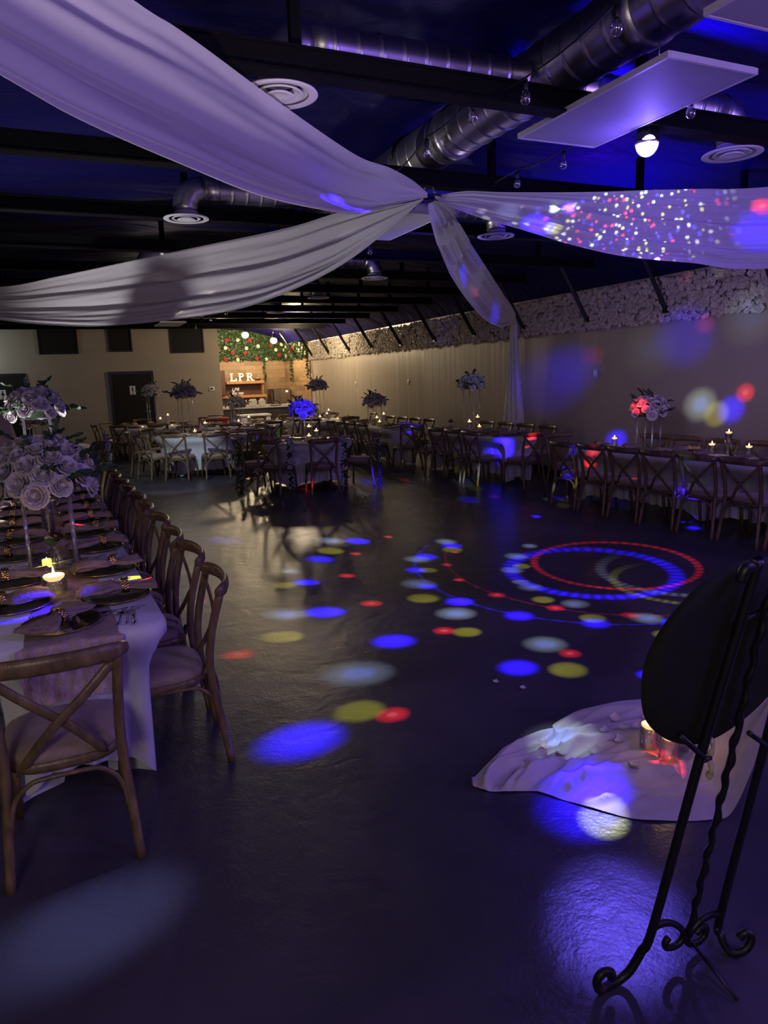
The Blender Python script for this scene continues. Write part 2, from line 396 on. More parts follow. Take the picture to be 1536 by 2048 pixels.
restroom_sign(-1.41, 1.63, True, 'white restroom sign with woman figure on the leftmost dark door')
t = thing('thermostat', 'small white thermostat on the far beige wall near the bar', 'thermostat', (4.19, YW-.012, 1.58))
MB().rbox((0,.009,0), (.15,.006,.10), .002).build('wall_mount', M['white'], t); MB().rbox((0,-.003,0), (.17,.018,.12), .006).build('housing', M['white'], t); MB().box((0,-.014,.008), (.07,.004,.045)).build('screen', M['blackm'], t, False)
for (y, z, lab) in [(18.98,1.60,'white switch plate on the far right wall, nearer the bar'),(15.6,1.62,'white switch plate on the right wall behind the tall pink centerpiece side'),(8.97,1.70,'white switch plate on the purple-lit near right wall'),(22.75,1.9,'pair of pale switch plates beside the hanging vine in the bar')]:
    t = thing('wall_switch', lab, 'switch', (XR-.006 if y < 22 else XR-.036, y, z))
    MB().rbox((0,0,0), (.012,.075,.12), .003).build('plate', M['white'], t); MB().box((-.008,0,0), (.008,.02,.04)).build('toggle', M['white'], t, False)
# cream silk-flower band along the top of the right wall: beyond counting
fb = MB(); fr = random.Random(5)
def blob(mb, p, nrm, r, rg, rings=((.40,.62),(.72,.50),(1.0,.10)), k=6):
    n = Vector(nrm).normalized(); a = n.orthogonal().normalized(); b = n.cross(a); p = Vector(p)
    ph = rg.random()*6; vs = [p + n*r*.62]; fs = []
    for (rr, hh) in rings:
        for i in range(k):
            t = ph + 2*PI*i/k + rr; q = r*rr*rg.uniform(.8,1.2)
            vs.append(p + a*q*math.cos(t) + b*q*math.sin(t) + n*r*hh*rg.uniform(.3,1.5))
    for i in range(k):
        j = (i+1) % k; fs.append((0, 1+i, 1+j))
        for g in range(len(rings)-1):
            o_ = 1+g*k; fs.append((o_+i, o_+k+i, o_+k+j, o_+j))
    mb.add(vs, fs)
y = 1.0
while y < 22.9:
    step = .072 if y < 13 else .09
    z = 2.42
    while z < 2.97:
        blob(fb, (7.635+fr.uniform(-.015,.015), y+fr.uniform(-.03,.03), z+fr.uniform(-.03,.03)), (-1, fr.uniform(-.3,.3), fr.uniform(-.3,.3)), fr.uniform(.045,.058), fr)
        z += .071
    y += step
o = fb.build('flower_wall', M['flowall'], smooth=False)
tag(o, 'cream silk flower panels along the top of the right wall', 'flower wall', kind='stuff')
# ------------------------------------------------------------------ overhead: ducts, diffusers, panels, bulbs
def ribbed_tube(path, r, pitch=.13, n=20):
    """spiral duct: thin raised seams along a straight or bent run"""
    P = [Vector(p) for p in path]; pts = []; rad = []
    for a, b in zip(P[:-1], P[1:]):
        L = (b-a).length; k = max(1, int(L/pitch)); d = (b-a)/L
        for i in range(k):
            s = i*L/k
            for ds, dr in ((-.012,0),(0,0),(.006,.005),(.012,.005),(.018,0),(.030,0)):
                if 0 <= s+ds < L: pts.append(a + d*(s+ds)); rad.append(r+dr)
    pts.append(P[-1]); rad.append(r)
    return MB().tube([tuple(p) for p in pts], rad, n)
t = thing('spiral_duct', 'large silver spiral main duct running lengthwise under the black ceiling', 'duct', (2.84, 0, 3.5))
ribbed_tube([(0,1.2,0),(0,18.5,0)], .172, .16, 28).build('duct_run', M['duct'], t)
for y in (3.0, 4.9, 6.6, 9.4, 12.6, 15.7):
    MB().tube([(0,y-.05,0),(0,y+.05,0)], .184, 28).build('collar', M['duct'], t)
for y in (2.2, 5.6, 9.0, 12.4):
    MB().tube([(.18*math.cos(a), y, .18*math.sin(a)) for a in [PI*i/12 for i in range(13)]], (.015,.003), 6).build('hanger_strap', M['black'], t)
DY = [(3.80,'nearest'), (6.75,'second'), (9.98,'third'), (12.5,'fourth'), (15.3,'fifth')]
def branch(y, side, ordn):
    """one lateral branch with its elbow: side -1 left, +1 right"""
    xe = 1.18 if side < 0 else 4.40
    nm = 'left' if side < 0 else 'right'
    x0 = 2.84 + side*.186
    t = thing('branch_duct', '%s slim spiral branch duct with elbow, on the %s of the main duct' % (ordn, nm), 'duct', (0, y, 3.44))
    ribbed_tube([(x0,0,0),(xe-side*.16,0,0)], .105, .12, 18).build('duct_run', M['duct'], t)
    el = [(xe-side*.16+side*.16*math.sin(a), 0, -.16+.16*math.cos(a)) for a in [PI/2*i/5 for i in range(6)]]
    rr = [.112,.107,.112,.107,.112,.107]
    MB().tube(el + [(xe,0,-.19)], rr + [.105], 18).build('elbow', M['duct'], t)
    d = thing('ceiling_diffuser', '%s round white air diffuser on the %s side of the main duct' % (ordn, nm), 'diffuser', (xe, y, 3.20), 0, 'round ceiling diffusers')
    MB().lathe([(.10,.046),(.105,.02),(.15,.006),(.192,-.004),(.197,-.014),(.19,-.018),(.150,-.012)], 36).build('outer_ring', M['white'], d)
    MB().lathe([(.072,.028),(.105,.004),(.125,-.012),(.118,-.016),(.10,-.004),(.068,.02)], 32).build('middle_cone', M['white'], d)
    MB().lathe([(.001,.012),(.03,.010),(.055,-.006),(.078,-.020),(.072,-.024),(.04,-.012),(.001,-.006)], 28).build('center_cone', M['white'], d)
    MB().lathe([(.098,.046),(.098,.0)], 24).build('neck', M['duct'], d)
for y, ordn in DY[:3]: branch(y, -1, ordn)
for y, ordn in DY: branch(y, 1, ordn)
# flat white 2 x 4 ft panels hung under the beams
def panel(x, y, lab, z=3.195):
    t = thing('flat_light', lab, 'light panel', (x, y, z), 0, 'flat white hung panels')
    MB().rbox((0,0,0), (.575,1.195,.012), .004).build('diffuser_sheet', M['panel'], t, False)
    f = MB()
    for s in (-1, 1): f.box((s*.292,0,.006), (.016,1.215,.03)); f.box((0,s*.602,.006), (.568,.016,.03))
    f.build('panel_frame', M['white'], t, False)
    w = MB()
    for sx in (-1, 1):
        for sy in (-1, 1): w.tube([(sx*.25,sy*.5,.02),(sx*.25,sy*.5,.11)], .003, 5)
    w.build('hanging_wires', M['chain'], t)
panel(3.06, 3.38, 'large white flat panel beside the glowing disco light')
panel(3.08, 6.62, 'white flat panel hanging behind the drape knot')
panel(2.72, 15.65, 'white flat panel hung over the far wall, nearer of two small ones')
panel(2.62, 18.4, 'white flat panel hung over the far wall, farther of two small ones')
panel(2.90, 1.82, 'white flat panel at the top right corner beside the main duct')
# unlit bulbs on two black festoon strings
def bulb_tpl():
    return [('socket', MB().lathe([(.001,.0),(.012,0),(.014,-.02),(.014,-.045),(.011,-.05)], 10).mesh('bulb_socket', M['black']), None),
            ('globe', MB().lathe([(.010,-.048),(.016,-.056),(.025,-.07),(.029,-.085),(.026,-.102),(.015,-.115),(.001,-.119)], 14).mesh('bulb_globe', M['bulbg']), None),
            ('filament', MB().tube([(-.006,0,-.055),(-.008,0,-.085),(0,0,-.095),(.008,0,-.085),(.006,0,-.055)], .0015, 4).mesh('bulb_filament', M['chain']), None)]
BT = bulb_tpl()
def string_run(pts, lab, bl):
    cb = []
    for a, b in zip(pts[:-1], pts[1:]):
        for k in range(5):
            f = k/5; cb.append((a[0]+(b[0]-a[0])*f, a[1]+(b[1]-a[1])*f, a[2]+(b[2]-a[2])*f - .022*math.sin(PI*f)+.012))
    cb.append((pts[-1][0], pts[-1][1], pts[-1][2]+.012))
    o = MB().tube(cb, .005, 6).build('hanging_light_cord', M['black']); tag(o, lab, 'light string')
    for i, p in enumerate(pts):
        spawn(BT, 'hanging_bulb', bl(i), 'bulb', p, 0, 'unlit festoon bulbs')
ORD = ['first','second','third','fourth','fifth','sixth','seventh','eighth','ninth','tenth','eleventh','twelfth','thirteenth','fourteenth','fifteenth']
string_run([(2.27,1.75,3.24),(2.27,2.57,3.24),(2.36,3.34,3.24),(2.24,3.66,3.24),(2.30,4.32,3.24),(2.45,5.15,3.24)],
           'black bulb string looping across the main duct near the top', lambda i: 'unlit clear bulb on the string across the main duct, %s from the camera end' % ORD[i])
string_run([(3.40,2.5,3.24),(3.38,3.21,3.24),(3.32,4.25,3.24),(3.30,4.77,3.24),(3.31,6.1,3.24)],
           'black bulb string right of the drape knot', lambda i: 'unlit clear bulb on the string right of the drape knot, %s from the camera end' % ORD[i])
string_run([(3.31,7.61,3.22),(3.34,8.24,3.22),(3.34,8.89,3.22),(3.28,9.4,3.22),(3.30,10.0,3.22),(3.28,10.6,3.22),(3.30,11.84,3.22),(3.32,13.1,3.22),(3.27,13.65,3.22),(3.23,14.2,3.22),(3.27,15.0,3.22),(3.24,16.5,3.22),(3.3,18.8,3.22)],
           'black bulb string running to the far end below the beams', lambda i: 'unlit clear bulb on the far string below the beams, %s from the drape side' % ORD[i])
# the two lit lamps over the bar
for x, z, lab in [(5.81,3.36,'lit warm lamp over the bar, left of two'),(6.77,3.17,'lit warm lamp over the bar, right of two')]:
    t = thing('ceiling_lamp', lab, 'lamp', (x, 24, z))
    MB().lathe([(.03,.16),(.03,.10),(.055,.09),(.065,.02),(.06,.0)], 16).build('lamp_socket', M['black'], t)
    MB().lathe([(.05,.01),(.095,-.03),(.112,-.08),(.09,-.14),(.05,-.175),(.001,-.185)], 18).build('globe', M['bulblit'], t)
    MB().tube([(0,0,.15),(0,0,.36)], .012, 8).build('stem', M['black'], t)
# disco light on the first beam
t = thing('disco_light', 'glowing faceted half-dome disco light under the ceiling beam', 'disco light', (3.44, 3.60, 3.11))
MB().lathe([(.001,.085),(.055,.085),(.062,.07),(.072,.03),(.07,.0)], 24).build('housing', M['black'], t)
MB().lathe([(.02,.09),(.02,.03)], 8).build('mount_stem', M['black'], t)
dm = MB().lathe([(.068*math.cos(a), -.075*math.sin(a)) for a in [PI/2*i/6 for i in range(6)]] + [(.001,-.075)], 16)
dome_mat = mat('crystal_dome', (.8,.85,1), .1, emit=((.42,.36,1), 2.4), noise=(30,.1,None))
dm.build('crystal_dome', dome_mat, t, False)
MB().lathe([(.001,-.012),(.034,-.004),(.045,.012),(.036,.03),(.001,.04)], 12, (-.02,-.03,.0)).build('lamp_core', M['bulblit_blue'], t)
MB().lathe([(.073,.006),(.077,0),(.073,-.006)], 24).build('rim', M['chain'], t)

# ------------------------------------------------------------------ drapes and their hub
HX, HY, HZ = 2.79, 5.2, 3.12
t = thing('drape_hub', 'wire ring hung on thin chains where the white drapes meet', 'hanging hub', (HX, HY, HZ))
MB().tube([(.085*math.cos(a), .085*math.sin(a), .0) for a in [2*PI*i/20 for i in range(20)]], .006, 6, closed=True).build('ring', M['black'], t)
def chain_mb(a, b, link_=.026):
    a, b = Vector(a), Vector(b); d = b-a; k = int(d.length/(link_*.72)); mb = MB(); d.normalize(); n1 = d.orthogonal().normalized(); n2 = d.cross(n1)
    for i in range(k):
        c = a + d*(i+.5)*(b-a).length/k; s = n1 if i % 2 else n2
        mb.tube([c + d*(link_*.5*math.cos(q)) + s*(link_*.28*math.sin(q)) for q in [2*PI*j/8 for j in range(8)]], .0032, 4, closed=True)
    return mb
for (x, y, tx, ty, tz) in [(-.07,.03,-.012,0,.13),(.07,.03,.0,0,.13),(.0,-.07,.012,0,.13)]:
    chain_mb((x,y,.0), (tx,ty,tz)).build('chain', M['chain'], t)
chain_mb((0,0,.13), (0,0,.10)).build('joining_link', M['chain'], t)
chain_mb((.0,0,.13), (-.02,0,.08)).build('loose_chain', M['chain'], t)
MB().tube([(-.012,0,.09),(0,0,.13),(.012,0,.09)], .003, 5).build('hook', M['chain'], t)

def drape(name, low, upp, lab, material, nfold=6, amp=.03, bow=.08, seed=1, nu=110, nv=64, gather=.10, gather_end=0):
    A, B = spline(low, nu), spline(upp, nu); rg = random.Random(seed)
    ph = [rg.random()*6.28 for _ in range(6)]; fr = [nfold*.6, nfold, nfold*1.7, nfold*2.6]; am = [1.0, .8, .4, .18]
    def fn(u, v):
        i = int(round(u*nu)); a, b = A[i], B[i]; w = b-a
        tg = (A[min(i+1,nu)]-A[max(i-1,0)]); n = tg.cross(w)
        n = n.normalized() if n.length > 1e-9 else Vector((0,0,1))
        if n.z > 0: n = -n
        wl = w.length; g = min(1, u/gather) ; k = g*g*(3-2*g)
        if gather_end: k *= min(1, (1-u)/gather_end)
        s = sum(am[q]*math.sin(2*PI*fr[q]*(v + .07*math.sin(u*4+ph[q])) + ph[q] + u*1.2) for q in range(4))/2.0
        edge = math.sin(PI*min(1, max(0, v)))**.4
        e = (v*v*(3-2*v)*.35+v*.65)
        return a + w*e + n*(bow*math.sin(PI*v)*min(1,wl/.6) + amp*s*edge*(.35+.65*k)*min(1, wl/.35))
    o = MB().grid(fn, nu, nv).build(name, material)
    tag(o, lab, 'drape', 'white ceiling drapes meeting at the hub'); return o
D1l = [(2.73,5.13,3.10),(2.23,4.59,2.91),(1.69,4.0,2.69),(1.29,3.57,2.6),(.85,3.1,2.53),(.5,2.72,2.51),(.16,2.35,2.5),(-.05,2.12,2.52),(-.55,1.55,2.58),(-1.3,.7,2.75),(-2.1,-.2,3.0)]
D1u = [(2.73,5.13,3.13),(2.55,5.02,3.18),(2.28,4.84,3.20),(1.93,4.61,3.19),(1.20,3.84,3.16),(.74,3.34,3.15),(.56,3.14,3.14),(.40,2.96,3.12),(-.15,2.35,3.10),(-1.0,1.3,3.1),(-2.0,.1,3.1)]
drape('ceiling_drape', D1l, D1u, 'broad white drape swagged from the hub to the upper left, nearest the camera', M['sheer'], 3.2, .035, .10, 3)
D2l = [(2.72,5.26,3.09),(2.61,5.39,2.98),(2.3,5.72,2.72),(1.97,6.07,2.54),(1.55,6.52,2.4),(1.05,7.05,2.35),(.43,7.71,2.34),(-.02,8.18,2.39),(-.49,8.69,2.48),(-1.4,9.6,2.7),(-2.6,10.8,3.0)]
D2u = [(2.75,5.24,3.12),(2.64,5.43,3.11),(2.42,5.74,3.12),(2.28,5.96,3.13),(1.94,6.31,3.06),(1.32,6.97,3.0),(.71,7.62,2.94),(.12,8.24,2.88),(-.46,8.87,2.84),(-1.5,9.95,2.92),(-2.6,11.0,3.1)]
drape('ceiling_drape', D2l, D2u, 'sheer white drape swagged from the hub to the left edge, above the black restroom door', M['sheer2'], 4.5, .04, .08, 8)
D3l = [(2.84,5.14,3.07),(2.95,5.03,3.0),(3.06,4.92,2.93),(3.3,4.67,2.8),(3.55,4.41,2.66),(3.8,4.15,2.55),(4.1,3.84,2.47),(4.43,3.49,2.39),(5.4,2.5,2.4),(6.5,1.3,2.6),(7.55,.25,2.95)]
D3u = [(2.82,5.19,3.13),(3.0,5.03,3.14),(3.20,4.87,3.11),(3.49,4.62,3.07),(3.73,4.36,3.03),(3.97,4.11,3.0),(4.2,3.88,2.97),(4.49,3.57,2.93),(5.4,2.6,2.9),(6.5,1.45,2.95),(7.6,.4,3.05)]
drape('ceiling_drape', D3l, D3u, 'white drape to the right edge covered in colored light dots', M['sheer'], 6.5, .022, .05, 5, nv=90, gather=.16)
D4l = [(2.74,5.15,3.06),(2.80,5.22,2.94),(2.95,5.39,2.81),(3.3,5.82,2.66),(3.84,6.45,2.52),(4.66,7.44,2.41),(5.83,8.85,2.4),(6.84,10.06,2.54),(7.54,10.88,2.62)]
D4u = [(2.86,5.27,3.12),(3.2,5.6,3.16),(3.62,6.2,3.18),(4.1,6.78,3.12),(4.63,7.4,3.05),(5.3,8.2,2.97),(6.2,9.3,2.90),(7.1,10.4,2.84),(7.56,10.92,2.72)]
drape('ceiling_drape', D4l, D4u, 'white drape swagged from the hub down to the right wall', M['sheer'], 5, .03, .05, 9, gather=.2, gather_end=.12)
# the tail of that drape hangs down the wall
def tailf(u, v):
    z = 2.70*(1-u) + .03*u; w = .14 + .28*min(1, u/.8); q = v-.5
    f = .035*math.sin(2*PI*4.2*v + 1.2*u) + .015*math.sin(2*PI*9*v+2+u)
    return (7.49 + f*(.5+.5*u) - .03*math.sin(PI*v), 10.92 + q*w*2.0*(.55+.45*u) + .06*u, z)
o = MB().grid(tailf, 50, 60).build('drape_tail', M['cloth'])
tag(o, 'white drape tail hanging straight down the right wall to the floor', 'drape')
# ------------------------------------------------------------------ cross-back chair
def chair_tpl():
    T = []
    W = M['wood']
    # seat pad: superellipse plan, narrower at the back, domed
    def pad(u, v):
        t = 2*PI*u; c, s = math.cos(t), math.sin(t); e = .55
        x = math.copysign(abs(c)**e, c); y = math.copysign(abs(s)**e, s)
        rad = [1.0,1.02,1.0,.9,.6,.0][min(5, int(v*5+.5))]; zz = [.425,.437,.455,.468,.478,.481][min(5, int(v*5+.5))]
        hw = .205 + .018*(y*rad)
        return (x*rad*hw, .01 + y*rad*.205, zz)
    pm = MB().grid(pad, 36, 5, True)
    T.append(('seat', pm.mesh('chair_seat', M['cushion']), None, None, 'tan padded seat'))
    fr = [((.20+.016*math.copysign(abs(math.sin(t))**.55, math.sin(t)))*math.copysign(abs(math.cos(t))**.55, math.cos(t)), .01+.20*math.copysign(abs(math.sin(t))**.55, math.sin(t)), .405) for t in [2*PI*i/36 for i in range(36)]]
    T.append(('seat_frame', MB().tube(fr, (.024,.016), 8, up=(0,0,1), closed=True).mesh('chair_seat_frame', W), None))
    for s in (-1, 1):
        p = spline([(s*.222,-.275,0),(s*.208,-.243,.22),(s*.196,-.215,.44),(s*.20,-.228,.62),(s*.213,-.285,.835)], 14)
        T.append(('leg', MB().tube(p, [(.0175 if i < 3 else .019) for i in range(15)], 10).mesh('chair_rear_leg', W), None))
        T.append(('leg', MB().tube([(s*.215,.215,0),(s*.205,.20,.2),(s*.192,.185,.415)], [.0155,.0175,.0185], 10).mesh('chair_front_leg', W), None))
    rl = []
    for i in range(19):
        a = -1+2*i/18; rl.append((a*.247, -.335 + .055*abs(a)**2.2 + (.018*max(0, abs(a)-.85)/.15), .842 - .006*a*a))
    rr = [(.034, .0155)]*19; rr[0] = rr[-1] = (.020,.011); rr[1] = rr[-2] = (.031,.0155)
    T.append(('top_rail', MB().tube(rl, rr, 10, up=(0,0,1)).mesh('chair_top_rail', W), None))
    for s in (-1, 1):
        p = spline([(s*.203,-.272,.80),(s*.085,-.278-.006*s,.685),(-s*.02,-.262-.006*s,.585),(-s*.118,-.212,.455),(-s*.126,-.196,.425)], 12)
        T.append(('back_slat', MB().tube(p, (.0085,.0175), 8, up=(0,1,0)).mesh('chair_back_slat', W), None))
    def arch(a, b, h0, h1):
        a = Vector(a); b = Vector(b); pts = []
        d = b-a; L = d.length; d.normalize(); r = .10
        for (t, z) in ((0,h0),(.004,h0+(h1-h0)*.35),(.028,h0+(h1-h0)*.72),(.075,h0+(h1-h0)*.95),(.125,h1)): pts.append(a + d*t + Vector((0,0,z)))
        for (t, z) in ((.125,h1),(.075,h0+(h1-h0)*.95),(.028,h0+(h1-h0)*.72),(.004,h0+(h1-h0)*.35),(0,h0)): pts.append(b - d*t + Vector((0,0,z)))
        return MB().tube(spline(pts, 22), .0095, 8).mesh('chair_brace', W)
    T.append(('brace', arch((-.196,-.245,0),(.196,-.245,0),.20,.388), None))
    T.append(('brace', arch((-.196,.197,0),(.196,.197,0),.20,.388), None))
    for s in (-1, 1): T.append(('brace', arch((s*.202,-.235,0),(s*.202,.19,0),.20,.388), None))
    return T
CH = chair_tpl()
def chair(x, y, deg, lab, grp):
    """deg: 0 faces +Y, turns counter-clockwise"""
    return spawn(CH, 'dining_chair', lab, 'chair', (x, y, 0), math.radians(deg), grp)
def chair_at(cx, cy, R, deg, lab, grp):
    """a chair on a circle round a table, facing its centre; deg = bearing from the centre (0 = +X)"""
    a = math.radians(deg)
    return chair(cx+R*math.cos(a), cy+R*math.sin(a), deg+90, lab, grp)

# ------------------------------------------------------------------ tablecloths
TZ = .742
def cloth_rect(cx, cy, w, l, rot, lab, hem=.10, waves=11, seed=1, flare=-.10, push=.0, nm='tablecloth'):
    rg = random.Random(seed); ph = [rg.random()*6.28 for _ in range(8)]
    hw, hl, r = w/2, l/2, .13
    per = []                                     # rounded-rectangle perimeter points with outward normals
    nl, nw = max(24, int(l*44)), max(20, int(w*44))
    def seg(p, q, n, nrm):
        for i in range(n): f = i/n; per.append((p[0]+(q[0]-p[0])*f, p[1]+(q[1]-p[1])*f, nrm[0], nrm[1]))
    def corner(c, a0):
        for i in range(6): a = a0+PI/2*i/6; per.append((c[0]+r*math.cos(a), c[1]+r*math.sin(a), math.cos(a), math.sin(a)))
    seg((hw,-hl+r),(hw,hl-r),nl,(1,0)); corner((hw-r,hl-r),0)
    seg((hw-r,hl),(-hw+r,hl),nw,(0,1)); corner((-hw+r,hl-r),PI/2)
    seg((-hw,hl-r),(-hw,-hl+r),nl,(-1,0)); corner((-hw+r,-hl+r),PI)
    seg((-hw+r,-hl),(hw-r,-hl),nw,(0,-1)); corner((hw-r,-hl+r),-PI/2)
    m = len(per); mb = MB(); vs = []; fs = []
    # legs sit at the corners and, on a long run, at each joint between two tables
    joints = [-hl] + [-hl + l*k/max(1, round(l/1.9)) for k in range(1, max(1, round(l/1.9)))] + [hl]
    levels = [0,.03,.08,.16,.27,.40,.55,.70,.85,1.0]
    s = 0; arc = []
    for i in range(m):
        arc.append(s); j = (i+1) % m; s += math.hypot(per[j][0]-per[i][0], per[j][1]-per[i][1])
    for q, t in enumerate(levels):
        for i in range(m):
            x, y, nx, ny = per[i]
            dc = min(math.hypot(abs(x)-hw, y-j) for j in joints)
            near = math.exp(-(dc/.17)**2)
            hz = hem*(1-near) + .012 + .012*math.sin(arc[i]*37+ph[3])*(1-near)
            z = TZ - (TZ-hz)*t if q else TZ
            k = t**1.3
            rip = (.020*math.sin(arc[i]*2*PI*waves/2.0 + ph[0]) + .012*math.sin(arc[i]*2*PI*waves*.9 + ph[1]) + .008*math.sin(arc[i]*61+ph[2]))*k*(1-.5*near)
            q_ = min(1, max(0, (t-.07)/.26)); pk = push*abs(nx)*min(1, max(0, (hl-abs(y)-.02)/.08)); ins = (flare*(1-.35*near)-pk)*q_*q_*(3-2*q_) - .01*k*near + rip
            e = 0 if q else -.012
            vs.append((x+nx*(ins+e), y+ny*(ins+e), z + (0 if q else .004)))
    for q in range(len(levels)-1):
        for i in range(m):
            j = (i+1) % m; fs.append((q*m+i, (q+1)*m+i, (q+1)*m+j, q*m+j))
    fs.append(tuple(range(m)))
    mb.add(vs, fs); o = mb.build(nm, M['cloth']); o.location = (cx, cy, 0); o.rotation_euler = (0,0,rot)
    return tag(o, lab, 'tablecloth')
def cloth_round(cx, cy, R, lab, hem=.12, legs=(45,135,225,315), waves=26, seed=1):
    rg = random.Random(seed); ph = [rg.random()*6.28 for _ in range(6)]; m = 200; levels = [0,.03,.08,.16,.27,.40,.55,.70,.85,1.0]
    vs = []; fs = []
    for q, t in enumerate(levels):
        for i in range(m):
            a = 2*PI*i/m
            near = max(math.exp(-((math.remainder(a-math.radians(g), 2*PI))*R/.16)**2) for g in legs)
            hz = hem*(1-near)+.012+.01*math.sin(a*31+ph[3])*(1-near)
            z = TZ-(TZ-hz)*t if q else TZ+.004
            k = t**1.2
            rip = (.022*math.sin(a*waves+ph[0])+.012*math.sin(a*waves*2.3+ph[1]))*k*(1-.4*near)
            q_ = min(1, max(0, (t-.09)/.2)); rr = R - .10*q_*q_*(3-2*q_) - .03*k + rip - (.012 if not q else 0)
            vs.append((rr*math.cos(a), rr*math.sin(a), z))
    for q in range(len(levels)-1):
        for i in range(m): j = (i+1) % m; fs.append((q*m+i, (q+1)*m+i, (q+1)*m+j, q*m+j))
    fs.append(tuple(range(m)))
    o = MB().add(vs, fs).build('tablecloth', M['cloth']); o.location = (cx, cy, 0)
    return tag(o, lab, 'tablecloth')
def folding_table(cx, cy, w, l, rot, lab):
    t = thing('folding_table', lab, 'table', (cx, cy, 0), rot)
    MB().rbox((0,0,TZ-.038), (w-.15, l-.15, .024), .01).build('tabletop', M['black'], t, False)
    for sx in (-1, 1):
        for sy in (-1, 1):
            MB().tube([(sx*.022, sy*(l/2-.28), TZ-.05),(sx*.022, sy*(l/2-.28), 0)], .014, 8).build('leg', M['black'], t)

# ------------------------------------------------------------------ place settings
SP = TZ + .004
CHG = [('plate', MB().lathe([(.001,.006),(.110,.006),(.120,.008),(.152,.018),(.164,.020),(.166,.017),(.144,.008),(.113,.0),(.001,.0)], 40).mesh('charger_plate', M['charger']), None),
       ('rim', MB().tube([(.1645*math.cos(a), .1645*math.sin(a), .0195) for a in [2*PI*i/48 for i in range(48)]], .0022, 5, closed=True).mesh('charger_rim', M['gold']), None, None, 'thin gold rim')]
def napkin_tpl(seed):
    rg = random.Random(seed); ph = [rg.random()*6.28 for _ in range(6)]
    def fn(u, v):
        x = -.175 + .365*u; pin = math.exp(-((x-.045)/.032)**2)
        w = (.066 + .02*math.sin(u*5+ph[0]) + (.03*max(0, u-.72)/.28))*(1-.5*pin); h = (.034+.010*math.sin(u*7+ph[1]))*(1-.1*pin)
        if u < .04 or u > .97: h *= .55; w *= .85
        a = 2*PI*v
        k = 1 + .16*math.sin(3*a+ph[2]+u*4) + .12*math.sin(5*a+ph[3]-u*7) + .09*math.sin(9*a+u*15)
        return (x, w*k*math.cos(a) + .012*math.sin(u*6+ph[4]), max(.001, .025 + h*.55 + h*.55*k*math.sin(a)) )
    mb = MB().grid(lambda u, v: fn(v, u), 22, 30, True)
    n = 31; mb.add([(-.178,0,.035),(.193,0,.04)], []); b = len(mb.v)-2
    for i in range(22):
        j = (i+1) % 22; mb.f.append((b, j*n, i*n)); mb.f.append((b+1, i*n+30, j*n+30))
    rp = MB()
    for i in range(14):
        a = 2*PI*i/14
        for dx in (-.011, .0, .011):
            blob(rp, (.045+dx, .012+.037*math.cos(a+dx*20), .046+.032*math.sin(a+dx*20)), (0, math.cos(a), math.sin(a)), .009, rg, k=5)
    return [('napkin_fold', mb.mesh('napkin_fold', M['napkin']), None), ('napkin_ring', rp.mesh('napkin_ring', M['gold']), None, None, 'beaded gold napkin ring')]
NAP = [napkin_tpl(s) for s in (1, 2, 3, 4)]
def setting(x, y, ang, lab, grp, z=SP, seed=0, full=True):
    """charger and napkin; ang = direction of the diner's right-to-left axis"""
    spawn(CHG, 'charger_plate', 'dark charger plate ' + lab, 'plate', (x, y, z+.004), 0, grp + ': chargers')
    spawn(NAP[seed % 4], 'folded_napkin', 'taupe napkin ' + lab, 'napkin', (x, y, z+.012), ang, grp + ': napkins')
fk = MB().tube([(-.09,0,.004),(-.03,0,.006),(.045,0,.006),(.06,0,.004)], [(.002,.005),(.002,.004),(.002,.003),(.002,.008)], 6, up=(0,0,1))
for s in (-1.5,-.5,.5,1.5): fk.tube([(.058,s*.0045,.004),(.075,s*.0048,.002),(.098,s*.0045,.006)], .0014, 4)
FORK = [('handle_and_tines', fk.mesh('fork_body', M['silver']), None)]
KNIFE = [('handle', MB().tube([(-.11,0,.004),(-.05,0,.005),(-.005,0,.005)], [(.003,.007),(.003,.0065),(.003,.005)], 6, up=(0,0,1)).mesh('knife_handle', M['silver']), None),
         ('blade', MB().tube([(-.005,0,.004),(.05,.002,.004),(.10,.002,.004),(.115,-.003,.004)], [(.0012,.006),(.0012,.0095),(.0012,.008),(.001,.001)], 6, up=(0,0,1)).mesh('knife_blade', M['silver']), None)]
SPOON = [('handle', MB().tube([(-.09,0,.004),(-.02,0,.007),(.045,0,.005)], [(.002,.006),(.002,.003),(.002,.0035)], 6, up=(0,0,1)).mesh('spoon_handle', M['silver']), None),
         ('bowl', MB().lathe([(.001,.0),(.010,.002),(.018,.007),(.0195,.010),(.0175,.008),(.001,.002)], 14).mesh('spoon_bowl', M['silver']), Tr(.064,0,0) @ Matrix.Diagonal((1.35,1,1,1)))]

